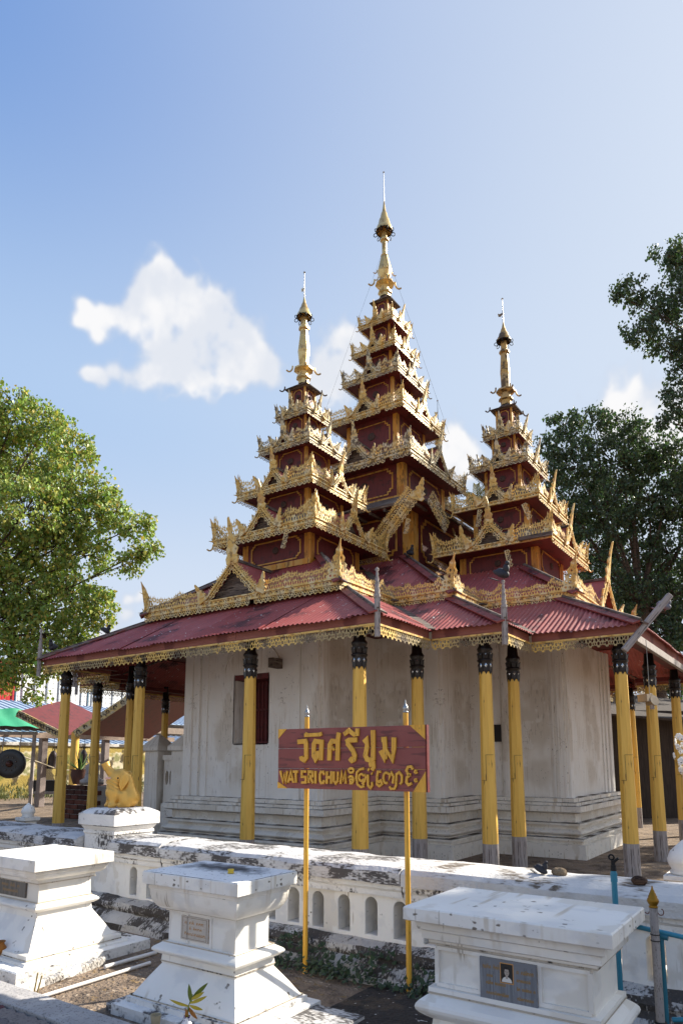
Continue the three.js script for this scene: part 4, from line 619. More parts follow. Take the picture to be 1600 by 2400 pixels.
// ------------------------------------------------------------------ golden elephant on the post
{
  const E = thing('elephant_statue', 'small gold painted seated elephant with raised open trunk on the wall post', 'statue', [-6.1, 1.058, -4.79], YAW);
  // tapered limbs joined with a smooth minimum, meshed on a grid
  const bones = [ // [x,y,z,r] to [x,y,z,r]
    [[-0.07, 0.15, 0, 0.088], [0.1, 0.1, -0.01, 0.098]], [[0.1, 0.1, -0.01, 0.095], [0.085, 0.25, -0.01, 0.05]], [[-0.05, 0.16, 0.01, 0.092], [-0.07, 0.26, 0.0, 0.078]], [[-0.07, 0.27, 0, 0.078], [-0.01, 0.315, -0.005, 0.082]], [[-0.01, 0.32, -0.01, 0.078], [0.06, 0.3, -0.02, 0.055]],
    [[-0.06, 0.335, 0.0, 0.052], [-0.115, 0.365, 0.005, 0.04]], [[-0.115, 0.365, 0.005, 0.04], [-0.15, 0.41, 0.01, 0.037]], [[-0.15, 0.41, 0.01, 0.037], [-0.172, 0.455, 0.012, 0.045]],
    [[-0.06, 0.12, 0.05, 0.05], [-0.055, 0.03, 0.07, 0.036]], [[-0.055, 0.03, 0.07, 0.034], [-0.075, 0.02, 0.095, 0.024]], [[-0.11, 0.12, -0.03, 0.045], [-0.13, 0.035, -0.03, 0.03]], [[-0.13, 0.03, -0.03, 0.028], [-0.155, 0.018, -0.02, 0.02]],
    [[0.04, 0.13, 0.07, 0.048], [0.06, 0.07, 0.075, 0.045]], [[0.02, 0.03, 0.08, 0.03], [0.1, 0.035, 0.06, 0.034]], [[-0.12, 0.25, 0.0, 0.022], [-0.14, 0.275, 0.0, 0.016]]];
  const dist = (x, y, z) => {
    let d = 1e9; const k = 0.022;
    const blend = (q) => { const h = Math.max(0, Math.min(1, 0.5 + 0.5 * (q - d) / k)); d = q + (d - q) * h - k * h * (1 - h); };
    d = 1; for (const [a, b] of bones) { const vx = b[0] - a[0], vy = b[1] - a[1], vz = b[2] - a[2], t = Math.max(0, Math.min(1, ((x - a[0]) * vx + (y - a[1]) * vy + (z - a[2]) * vz) / (vx * vx + vy * vy + vz * vz))); blend(Math.hypot(x - a[0] - vx * t, y - a[1] - vy * t, z - a[2] - vz * t) - (a[3] + (b[3] - a[3]) * t)); }
    d += 0.004 * Math.sin((y * 0.9 + x * 0.5) * 190) * step(0.16, 0.2, y) * (1 - step(0.28, 0.32, y)) * (x < 0 ? 1 : 0.1);   // folds of the neck
    // hollow of the trunk
    const t = Math.max(0, Math.min(1, ((x + 0.15) * -0.022 + (y - 0.41) * 0.045) / 0.0025)); const hx = -0.15 - 0.034 * t, hy = 0.41 + 0.075 * t; const hd = Math.hypot(x - hx, y - hy, z - 0.011) - (0.012 + 0.022 * t); d = Math.max(d, -hd);
    const cut = -((x + 0.16) * -0.4 + (y - 0.47) * 0.9); d = Math.max(d, -cut);
    return d;
  };
  const res = 84, mc = new MarchingCubes(res, mat.gold, false, false, 120000); mc.isolation = 0; const S = 0.27;
  for (let k = 0; k < res; k++) for (let j = 0; j < res; j++) for (let i = 0; i < res; i++) { const f = (v) => (v - res / 2) / (res / 2) * S; mc.field[i + j * res + k * res * res] = -dist(f(i) - 0.02, f(j) + 0.245, f(k)); }
  mc.update(); const cnt = mc.count, g = new THREE.BufferGeometry(); const pa = new Float32Array(cnt * 3), na = new Float32Array(cnt * 3);
  for (let i = 0; i < cnt; i++) { pa[i * 3] = mc.positionArray[i * 3] * S - 0.02; pa[i * 3 + 1] = mc.positionArray[i * 3 + 1] * S + 0.245; pa[i * 3 + 2] = mc.positionArray[i * 3 + 2] * S; for (let q = 0; q < 3; q++) na[i * 3 + q] = mc.normalArray[i * 3 + q]; }
  g.setAttribute('position', new THREE.BufferAttribute(pa, 3)); g.setAttribute('normal', new THREE.BufferAttribute(na, 3));
  { const s = mergeVertices(g.clone().deleteAttribute('normal'), 1e-4); s.computeVertexNormals(); g.copy(s.toNonIndexed()); }
  const goldPaint = M({ color: 0xd8a850, roughness: 0.34, metalness: 0.3, bump: null });
  put('body', boxUV(g), goldPaint, E);
  const ear = new THREE.SphereGeometry(1, 18, 12); { const p = ear.attributes.position; for (let i = 0; i < p.count; i++) { const y = p.getY(i), x = p.getX(i); p.setX(i, x * (0.75 + 0.35 * y) + 0.12 * Math.sin(y * 3)); p.setZ(i, p.getZ(i) + 0.8 * x * x - 0.5 * Math.sin(x * 5) * 0.4); } ear.computeVertexNormals(); } ear.scale(0.055, 0.09, 0.016); put('ear', boxUV(prep(ear)), goldPaint, E).position.set(0.042, 0.262, 0.07); E.children[1].rotation.set(0.05, 0.55, -0.18);
  const ear2 = put('ear', E.children[1].geometry, goldPaint, E); ear2.position.set(0.055, 0.29, -0.075); ear2.rotation.set(0, -0.6, -0.1);
  put('tusk', new Kit().bar(V3(-0.085, 0.3, 0.06), V3(-0.135, 0.305, 0.075), 0.012, 8).add(new THREE.SphereGeometry(0.012, 8, 6), mtx(-0.135, 0.305, 0.075)).geo(), M({ color: 0xe0b0a0, roughness: 0.5 }), E);
  put('eye', new Kit().add(new THREE.SphereGeometry(0.011, 8, 6), mtx(-0.012, 0.305, 0.074)).geo(), mat.black, E);
  put('mouth', new Kit().add(new THREE.SphereGeometry(0.016, 8, 6), mtx(-0.135, 0.282, 0.02, 0, 0, 0, V3(1.2, 0.5, 1))).geo(), mat.black, E);
}
// ------------------------------------------------------------------ graves
const plaque = (w, h, draw) => { const c = document.createElement('canvas'); c.width = w; c.height = h; draw(c.getContext('2d'), w, h); const t = new THREE.CanvasTexture(c); t.colorSpace = THREE.SRGBColorSpace; return t; };
function scrawl(x, y, w, size, ctx, seed) { const R = rngOf(seed); let cx = x; while (cx < x + w) { const cw = size * (0.45 + R() * 0.3); ctx.beginPath(); ctx.arc(cx + cw * 0.25, y - size * (0.15 + R() * 0.5), size * 0.11, 0, 7); ctx.stroke(); ctx.beginPath(); ctx.moveTo(cx + cw * 0.15, y); ctx.lineTo(cx + cw * 0.15, y - size * 0.6); ctx.quadraticCurveTo(cx + cw * 0.5, y - size * 0.85, cx + cw * 0.8, y - size * 0.6); ctx.lineTo(cx + cw * 0.8, y); ctx.stroke(); if (R() < 0.25) { ctx.beginPath(); ctx.moveTo(cx, y - size * 0.95); ctx.lineTo(cx + cw * 0.7, y - size * 1.05); ctx.stroke(); } cx += cw + (R() < 0.16 ? size * 0.6 : size * 0.06); } }
function flatPiece(name, x0, x1, y0, y1, z, d, m, parent) { const g = new THREE.BoxGeometry(x1 - x0, y1 - y0, d); const o = put(name, g, m, parent); o.position.set((x0 + x1) / 2, (y0 + y1) / 2, z + d / 2); return o; }
{
  const T = thing('grave_monument', 'white grave monument with a deep curved cornice, stained lid and small pale marble plaque', 'grave', [-3.21, 0, -3.315]);
  const P = rect(-0.41, 0.41, -0.275, 0.275);
  put('lid', boxUV(sweep(P, [[-0.03, 0.772], [0, 0.774], [0, 0.844], [-0.004, 0.848]], true)), mat.tomb2, T); put('lid_top', boxUV(sweep(P, [[-0.005, 0.846], [-0.006, 0.851]], true)), mat.lidStained, T);
  put('body', boxUV(sweep(P, [[0.03, 0.1], ...curve(9, (t) => [0.03 - 0.13 * t + 0.012 * Math.sin(t * Math.PI), 0.1 + 0.185 * Math.pow(t, 1.25)]), [-0.095, 0.3], [-0.1, 0.345], ...curve(8, (t) => [-0.085 + 0.035 * Math.sin(t * Math.PI), 0.345 + 0.06 * t]), [-0.1, 0.415], [-0.125, 0.42], [-0.125, 0.6], [-0.11, 0.605], ...curve(8, (t) => [-0.11 + 0.075 * Math.sin(t * Math.PI / 2), 0.605 + 0.125 * (1 - Math.cos(t * Math.PI / 2)) + 0.01]), [-0.03, 0.745], [-0.03, 0.774]], false)), mat.tomb2, T);
  put('base_step', boxUV(sweep(P, [[0.11, 0], [0.11, 0.062], [0.1, 0.068], [0.05, 0.07], [0.05, 0.1], [0, 0.102]], true)), mat.tombFoot ?? mat.mouldSide, T);
  put('foundation', boxUV(sweep(rect(-0.6, 0.86, -0.36, 0.36), [[0, -0.02], [0, 0.045], [-0.01, 0.05]], true)), mat.mouldTop, T);
  put('panel_frame', new Kit().box(0.012, 0.17, 0.01, -0.11, 0.51, 0.155).box(0.012, 0.17, 0.01, 0.09, 0.51, 0.155).geo(), mat.tomb2, T);
  const a = onZ(422, 2200, -3.15), b = onZ(487, 2156, -3.15), tx = plaque(320, 300, (c, w, h) => { c.fillStyle = '#b9b0a6'; c.fillRect(0, 0, w, h); for (let i = 0; i < 300; i++) { c.fillStyle = `rgba(${150 + hash(i, 1, 1) * 70},${140 + hash(i, 1, 1) * 66},${128 + hash(i, 1, 1) * 60},0.3)`; c.fillRect(hash(i, 2, 2) * w, hash(i, 3, 3) * h, 8 + hash(i, 4, 4) * 30, 3 + hash(i, 5, 5) * 10); } c.strokeStyle = '#6e5a44'; c.lineWidth = 5; c.strokeRect(18, 18, w - 36, h - 36); c.strokeStyle = '#a06a28'; c.lineWidth = 5; scrawl(44, 100, 240, 44, c, 3); scrawl(100, 168, 130, 38, c, 4); scrawl(44, 240, 240, 42, c, 5); });
  flatPiece('plaque', a.x + 3.21, b.x + 3.21, a.y, b.y, 0.148, 0.012, new THREE.MeshStandardMaterial({ map: tx, roughness: 0.5 }), T);
  tag(put('bottle_cap', new Kit().lathe([[0, 0], [0.02, 0], [0.02, 0.008], [0.017, 0.009], [0.017, 0.016], [0.02, 0.018], [0.019, 0.026], [0, 0.027]], 16).geo(), M({ color: 0xd8b63a, roughness: 0.5 })), 'small yellow and black cap left on the stained grave lid', 'bottle cap').position.copy(onY(541, 2047, 0.852));
}
{
  const T = thing('grave_monument', 'white grave monument with wide flaring foot on a long slab, small dark plaque', 'grave', [-5.32, 0, -3.455]);
  const P = rect(-0.42, 0.42, -0.355, 0.355);
  put('lid', boxUV(sweep(P, [[-0.03, 0.715], [0, 0.717], [0, 0.795], [-0.004, 0.8]], true)), mat.tomb, T);
  put('body', boxUV(sweep(P, [[0.06, 0.1], [0.06, 0.14], [0.02, 0.15], ...curve(9, (t) => [0.02 - 0.13 * t + 0.01 * Math.sin(t * Math.PI), 0.15 + 0.2 * Math.pow(t, 1.3)]), [-0.115, 0.4], ...curve(6, (t) => [-0.1 + 0.03 * Math.sin(t * Math.PI), 0.4 + 0.055 * t]), [-0.12, 0.46], [-0.125, 0.6], [-0.1, 0.61], [-0.1, 0.635], ...curve(6, (t) => [-0.09 + 0.05 * Math.sin(t * Math.PI / 2), 0.64 + 0.045 * (1 - Math.cos(t * Math.PI / 2))]), [-0.03, 0.69], [-0.03, 0.717]], false)), mat.tomb, T);
  put('base_step', boxUV(sweep(P, [[0.1, 0], [0.1, 0.09], [0.09, 0.1], [0, 0.102]], true)), mat.tomb, T);
  put('foundation', boxUV(sweep(rect(-0.62, 0.6, -0.62, 0.56), [[0, -0.02], [0, 0.075], [-0.012, 0.082]], true)), mat.tombFoot ?? mat.tomb, T);
  const a = onZ(-14, 2090, -3.215), b = onZ(64, 2066, -3.215), tx = plaque(220, 120, (c, w, h) => { c.fillStyle = '#45423f'; c.fillRect(0, 0, w, h); for (let i = 0; i < 26; i++) { c.fillStyle = `rgba(120,116,112,${0.1 + hash(i, 8, 1) * 0.25})`; c.fillRect(hash(i, 2, 9) * w, 0, 4 + hash(i, 4, 9) * 12, h); } c.strokeStyle = '#7a5c30'; c.lineWidth = 4; scrawl(60, 52, 110, 24, c, 8); scrawl(70, 92, 90, 22, c, 9); });
  flatPiece('plaque', a.x + 5.32, b.x + 5.32, a.y, b.y, 0.236, 0.012, new THREE.MeshStandardMaterial({ map: tx, roughness: 0.4 }), T);
  const v = tag(put('vase', new Kit().lathe([[0, 0], [0.028, 0], [0.022, 0.012], [0.04, 0.04], [0.046, 0.065], [0.03, 0.09], [0.026, 0.1], [0.036, 0.112], [0.034, 0.116], [0.02, 0.1]], 18).geo(), M({ color: 0x9a6020, roughness: 0.45, metalness: 0.4 })), 'small brown brass vase standing on the slab by the flaring grave', 'vase'); v.position.copy(onY(0, 2243, 0.085));
}
{
  const T = thing('grave_monument', 'white grave monument with recessed panels and a grey plaque carrying a portrait photograph', 'grave', [-1.235, 0, -3.355]);
  const P = rect(-0.485, 0.485, -0.315, 0.315);
  put('lid', boxUV(sweep(P, [[-0.02, 0.785], [-0.004, 0.786], [0, 0.79], [0, 0.844], [-0.006, 0.85]], true)), mat.tomb2, T);
  put('body', boxUV(sweep(P, [[0.0, 0], [0.0, 0.1], ...curve(6, (t) => [0 - 0.09 * t, 0.1 + 0.16 * t]), [-0.1, 0.33], ...curve(8, (t) => [-0.09 + 0.055 * Math.sin(t * Math.PI), 0.335 + 0.11 * t]), [-0.085, 0.45], [-0.085, 0.475], [-0.115, 0.48], [-0.115, 0.665], [-0.09, 0.67], [-0.09, 0.69], [-0.065, 0.7], [-0.065, 0.735], [-0.045, 0.745], [-0.045, 0.785]], false)), mat.tomb2, T);
  const zf = 0.315 - 0.115;
  put('panel_border', new Kit().box(0.72, 0.018, 0.016, 0, 0.656, zf + 0.008).box(0.72, 0.018, 0.016, 0, 0.489, zf + 0.008).box(0.02, 0.16, 0.0165, -0.36, 0.572, zf + 0.008).box(0.02, 0.16, 0.0165, 0.36, 0.572, zf + 0.008).box(0.3, 0.155, 0.0155, 0, 0.572, zf + 0.0075).geo(), mat.tomb2, T);
  const a = onZ(1128, 2340, -3.14), b = onZ(1258, 2262, -3.14);
  const tx = plaque(400, 250, (c, w, h) => {
    c.fillStyle = '#75777c'; c.fillRect(0, 0, w, h); for (let i = 0; i < 60; i++) { const q = hash(i, 8, 3); c.fillStyle = q > 0.5 ? 'rgba(150,152,158,0.25)' : 'rgba(84,86,92,0.3)'; c.fillRect(hash(i, 2, 7) * w, hash(i, 2, 6) * h * 0.5, 3 + hash(i, 4, 7) * 9, h * (0.3 + hash(i, 5, 5) * 0.6)); }
    c.strokeStyle = '#8a6a3c'; c.lineWidth = 4; for (const [x, y, n, s] of [[24, 62, 110, 24], [50, 110, 40, 20], [44, 152, 130, 20], [44, 210, 150, 20], [262, 66, 110, 24], [262, 112, 90, 20], [262, 160, 120, 20], [262, 214, 110, 20]]) scrawl(x, y, n, s, c, x + y);
    c.fillStyle = '#c08a4c'; c.fillRect(146, 14, 96, 118); c.fillStyle = '#24211f'; c.fillRect(152, 20, 84, 106); c.fillStyle = '#d8d4cc'; c.beginPath(); c.ellipse(194, 124, 36, 32, 0, Math.PI, 0); c.fill(); c.fillStyle = '#a89c90'; c.fillRect(186, 84, 16, 20); c.beginPath(); c.ellipse(194, 66, 17, 23, 0, 0, 7); c.fill(); c.fillStyle = '#171413'; c.beginPath(); c.ellipse(194, 50, 20, 15, 0, Math.PI, 0); c.fill(); c.fillRect(174, 48, 5, 16); c.fillRect(209, 48, 5, 16); c.fillStyle = '#4c443e'; c.fillRect(184, 62, 7, 3); c.fillRect(198, 62, 7, 3); c.fillRect(190, 78, 9, 2); c.fillRect(193, 66, 3, 7);
  });
  flatPiece('plaque', a.x + 1.235, b.x + 1.235, a.y, b.y, zf + 0.016, 0.012, new THREE.MeshStandardMaterial({ map: tx, roughness: 0.45 }), T);
}
for (const T of scene.children.filter((o) => o.name.startsWith('grave_monument'))) {   // dirt lodged in the joints, as on the graves
  const [P, rings] = { grave_monument: [rect(-0.41, 0.41, -0.275, 0.275), [[-0.028, 0.766], [-0.107, 0.612], [-0.098, 0.414], [-0.093, 0.298], [0.033, 0.105]]], grave_monument_001: [rect(-0.42, 0.42, -0.355, 0.355), [[-0.028, 0.708], [-0.098, 0.605], [-0.113, 0.462], [0.062, 0.106]]], grave_monument_002: [rect(-0.485, 0.485, -0.315, 0.315), [[-0.043, 0.778], [-0.062, 0.738], [-0.088, 0.672], [-0.083, 0.447]]] }[T.name];
  for (const [o, y] of rings) put('grime_line', boxUV(sweep(P, [[o, y], [o + 0.001, y + 0.004], [o, y + 0.008]], false)), mat.grime, T);
}
// ------------------------------------------------------------------ temple sign
{
  const zs = -4.21, X0 = onZ(652, 1780, zs).x, X1 = onZ(997, 1780, zs).x, Y0 = 1.335, Y1 = 1.79, S = thing('name_sign', 'maroon wooden name board with raised yellow lettering on two yellow posts', 'sign', [0, 0, 0]);
  const maroonSign = M({ map: tex(256, (x, y) => m3(m3([128, 64, 59], [148, 82, 76], fbm(x, y, 6, 6, 4, 241)), [86, 46, 44], step(0.6, 0.72, fbm(x, y, 6, 40, 3, 242)) * 0.6), true, 1.4, 1.4), roughness: 0.62 });
  for (let i = 0; i < 3; i++) { const h = (Y1 - Y0) / 3; put('board_plank', new Kit().rbox(X1 - X0, h - 0.0025, 0.03, 0.003, (X0 + X1) / 2, Y0 + h * (i + 0.5), zs - 0.015 + (i % 2) * 0.0012).geo(), maroonSign, S); }
  put('board_edge', new Kit().box(0.012, Y1 - Y0, 0.034, X1 + 0.006, (Y0 + Y1) / 2, zs - 0.015).geo(), M({ map: again(maroonTex, 2, 2), color: 0xff9a80, roughness: 0.7 }), S);
  const yel = M({ map: again(yellowTex, 3, 3), color: 0xfff0c0, roughness: 0.5 }), tri = (pts) => { const s = new THREE.Shape(pts.map(([x, y]) => V2(x, y))); return new THREE.ExtrudeGeometry(s, { depth: 0.003, bevelEnabled: false }); };
  for (const [x, y, a, b] of [[X0, Y1, 0.085, -0.075], [X1, Y1, -0.12, -0.1], [X0, Y0, 0.1, 0.05], [X1, Y0, -0.1, 0.14]]) put('corner_patch', new Kit().add(tri([[x, y], [x + a, y], [x, y + b]]), mtx(0, 0, zs + 0.001)).geo(), yel, S);
  // each glyph: strokes given on the board as it hangs; ribbons with thickness
  const q = (x, y) => { const p = onZ(640 + x * 0.23597, 1640 + y * 0.23597, zs); return V2(p.x, p.y); };
  const ribbon = (pts, w) => {
    const P = pts.map(([x, y]) => q(x, y)), A = [], B = [];
    P.forEach((p, i) => { const a = P[Math.max(0, i - 1)], b = P[Math.min(P.length - 1, i + 1)], d1 = p.clone().sub(a), d2 = b.clone().sub(p); if (i === 0) d1.copy(d2); if (i === P.length - 1) d2.copy(d1); d1.normalize(); d2.normalize(); const n = V2(-d1.y - d2.y, d1.x + d2.x), l = n.length() || 1; n.divideScalar(l); const k = Math.min(1.6, 2 / l) * w / 2; A.push(p.clone().addScaledVector(n, k)); B.push(p.clone().addScaledVector(n, -k)); });
    return new THREE.ExtrudeGeometry(new THREE.Shape([...A, ...B.reverse()]), { depth: 0.011, bevelEnabled: true, bevelSize: 0.0012, bevelThickness: 0.002, bevelSegments: 1 });
  };
  const arc = (cx, cy, rx, ry, a0, a1, n = 12) => curve(n, (t) => { const a = (a0 + (a1 - a0) * t) * Math.PI / 180; return [cx + Math.cos(a) * rx, cy + Math.sin(a) * ry]; });
  const glyphs = [
    [0.034, [[252, 420], [330, 412], [336, 430], [338, 572], [318, 600], [292, 584], [288, 562]]], [0.026, [[320, 354], [346, 352], [470, 346], [490, 336]], [[346, 330], [338, 352]]],
    [0.034, [[484, 600], [490, 420], [428, 412], [414, 440], [412, 556], [430, 594], [452, 556], [446, 510]]], [0.034, [[566, 602], [572, 448], [592, 412], [640, 414]], [[648, 602], [652, 400], [662, 328]], [[596, 490], [612, 476]]],
    [0.03, [[712, 346], [760, 306], [812, 346], [842, 340], [844, 288]]], [0.034, [[730, 420], [764, 402], [842, 398]], [[744, 428], [796, 500], [818, 552], [812, 592], [790, 604], [770, 580]]],
    [0.034, [[908, 424], [936, 392], [940, 470], [924, 552], [940, 590], [972, 602], [1000, 584], [1000, 380], [998, 304]]], [0.028, [[962, 652], [1004, 634], [1006, 668], [990, 700]]],
    [0.034, [[1084, 396], [1112, 394], [1118, 470], [1120, 590]], [[1076, 506], [1112, 590], [1124, 486], [1190, 596], [1206, 480], [1206, 376]]],
    [0.0175, [[82, 708], [108, 818], [122, 740], [136, 820], [150, 706]]], [0.0175, [[158, 822], [186, 712], [212, 822]], [[168, 790], [204, 790]]], [0.0175, [[208, 714], [256, 714]], [[234, 714], [236, 822]]],
    [0.0175, [[338, 712], [294, 712], [294, 764], [334, 768], [334, 820], [290, 822]]], [0.0175, [[364, 826], [364, 712], [398, 716], [402, 758], [366, 766]], [[380, 768], [406, 828]]], [0.0175, [[430, 708], [430, 830]]],
    [0.0175, [[516, 744], [506, 716], [484, 716], [474, 744], [474, 800], [486, 826], [508, 824], [518, 800]]], [0.0175, [[544, 712], [542, 832]], [[588, 712], [586, 832]], [[544, 770], [586, 770]]], [0.0175, [[612, 712], [612, 806], [630, 830], [650, 806], [652, 714]]], [0.0175, [[680, 834], [688, 716], [706, 800], [726, 716], [730, 834]]],
    [0.0145, arc(783, 702, 24, 22, 0, 360)], [0.0145, arc(780, 795, 26, 36, -150, 120)], [0.011, arc(782, 800, 12, 12, 0, 360, 8)], [0.015, [[908, 684], [872, 690], [840, 722], [834, 780], [846, 840], [880, 866], [914, 858]]], [0.0145, arc(886, 772, 26, 34, 20, 330)], [0.0145, [[914, 740], [930, 770], [918, 806], [898, 830], [912, 846]]],
    [0.015, [[948, 744], [950, 850], [974, 876], [992, 850], [990, 816]]], [0.02, [[950, 690], [962, 698]]], [0.018, [[984, 730], [992, 736]]], [0.0145, [[1078, 716], [1048, 714], [1040, 760], [1038, 840], [1064, 858], [1090, 836], [1078, 800], [1058, 810], [1062, 830]]],
    [0.0145, arc(1128, 776, 26, 52, 300, 60, 10)], [0.0145, [[1142, 724], [1166, 744], [1160, 790], [1182, 724], [1204, 764], [1196, 830]]], [0.0145, [[1162, 862], [1176, 884], [1212, 884], [1228, 850], [1232, 740], [1258, 720], [1286, 756], [1284, 816], [1268, 838]]],
    [0.016, [[1394, 690], [1376, 664], [1346, 668], [1330, 704], [1346, 738], [1372, 746]]], [0.016, [[1366, 748], [1334, 772], [1330, 820], [1352, 846], [1382, 830]]], [0.018, arc(1424, 716, 7, 7, 0, 330, 6)], [0.018, arc(1424, 800, 7, 7, 0, 330, 6)]];
  for (const [w, ...strokes] of glyphs) { const list = typeof strokes[0][0][0] === 'number' ? strokes : strokes[0], k = new Kit(); list.forEach((s, i) => k.add(ribbon(s, w), mtx(0, 0, zs + 0.0035 + i * 0.0007))); put('raised_letter', k.geo(), yel, S); }
  const tubeY = M({ map: again(yellowTex, 4, 1), color: 0xfff2c4, roughness: 0.42 });
  for (const [px0, py0] of [[705, 2285], [957, 2335]]) {
    const p = onY(px0, py0, 0), x = p.x, z = zs - 0.05;
    put('post', new Kit().cyl(0.0185, 0.0185, 1.88, x, 0.94, z, 16).geo(), tubeY, S);
    put('post_finial', new Kit().lathe([[0, 1.88], [0.02, 1.88], [0.02, 1.888], [0.012, 1.892], [0.018, 1.898], [0.021, 1.91], [0.018, 1.922], [0.008, 1.94], [0.005, 1.955], [0.006, 1.96], [0.001, 1.975]], 16, mtx(x, 0, z)).geo(), mat.silver, S);
  }
}
// ------------------------------------------------------------------ water pipe, hose post and small things by the graves
{
  const blue = M({ color: 0x2f7f96, roughness: 0.4, bump: null }), W = thing('water_pipe', 'blue plastic water pipe with an elbow, upright stub and black tap beside the wall', 'pipe', [0, 0, 0]);
  const s = onZ(1440, 2100, -4.16), top = onZ(1445, 2048, -4.16), x = s.x;
  put('riser', new Kit().cyl(0.016, 0.016, top.y + 0.02, x, (top.y + 0.02) / 2, -4.16, 12).cyl(0.019, 0.019, 0.05, x, top.y - 0.02, -4.16, 12).geo(), blue, W);
  put('tap', new Kit().cyl(0.012, 0.012, 0.05, x, top.y + 0.045, -4.16, 8).cyl(0.018, 0.014, 0.03, x, top.y + 0.03, -4.16, 8).add(new THREE.TorusGeometry(0.014, 0.005, 6, 12), mtx(x - 0.008, top.y + 0.088, -4.16)).bar(V3(x, top.y + 0.06, -4.16), V3(x + 0.03, top.y + 0.085, -4.16), 0.008, 6).geo(), mat.iron, W);
  const z2 = -3.62, a = onZ(1492, 2172, z2), b = onZ(1620, 2222, z2); put('cross_pipe', new Kit().bar(a, V3(b.x + 0.5, b.y + (b.y - a.y) * 0.2, z2), 0.0115, 10).geo(), blue, W); const jn = onZ(1548, 2193, z2); put('tee', new Kit().bar(jn.clone().add(V3(-0.025, 0.002, 0)), jn.clone().add(V3(0.03, -0.004, 0)), 0.015, 10).bar(jn, jn.clone().add(V3(0, -0.55, 0)), 0.0115, 8).geo(), M({ color: 0x236a7c, roughness: 0.4, bump: null }), W);
  const c1 = onY(1560, 2400, 0.06), low = onZ(1575, 2390, z2); put('low_pipe', new Kit().bar(low, low.clone().add(V3(0.6, 0.12, 0)), 0.0115, 8).geo(), blue, W);
  const z3 = -3.56, p0 = onZ(1530, 2130, z3), P = thing('hose_post', 'grey plastic pole with a gold bud finial and small wire hooks by the graves', 'pole', [p0.x, 0, z3]);
  const yT = onZ(1527, 2127, z3).y;
  put('pole', new Kit().cyl(0.0185, 0.0185, yT, 0, yT / 2, 0, 14).geo(), M({ map: again(concreteTex, 4, 1), color: 0xe6e0dc, roughness: 0.5 }), P);
  put('finial', new Kit().lathe([[0, 0], [0.02, 0], [0.02, 0.006], [0.016, 0.01], [0.022, 0.018], [0.027, 0.03], [0.024, 0.04], [0.019, 0.046], [0.021, 0.05], [0.015, 0.058], [0.016, 0.061], [0.01, 0.07], [0.01, 0.073], [0.005, 0.083], [0.002, 0.098]], 18, mtx(0, yT, 0)).geo(), M({ color: 0x8a6414, roughness: 0.35, metalness: 0.6, bump: null }), P);
  const hk = new Kit(); hk.tube([V3(0.018, yT - 0.02, 0), V3(0.026, yT - 0.03, 0), V3(0.04, yT - 0.026, 0), V3(0.042, yT - 0.008, 0), V3(0.034, yT - 0.002, 0)], 0.0025, 10, 5).tube([V3(-0.018, yT - 0.02, 0), V3(-0.026, yT - 0.03, 0), V3(-0.038, yT - 0.024, 0)], 0.0025, 8, 5); put('hook', hk.geo(), M({ color: 0x6a4030, roughness: 0.8 }), P);
  put('wire_tie', new Kit().add(new THREE.TorusGeometry(0.02, 0.0022, 5, 14), mtx(0, yT - 0.118, 0, Math.PI / 2)).add(new THREE.TorusGeometry(0.02, 0.0022, 5, 14), mtx(0, yT - 0.145, 0, Math.PI / 2)).add(new THREE.TorusGeometry(0.022, 0.006, 5, 14), mtx(0, yT - 0.5, 0, Math.PI / 2)).geo(), mat.iron, P);
}
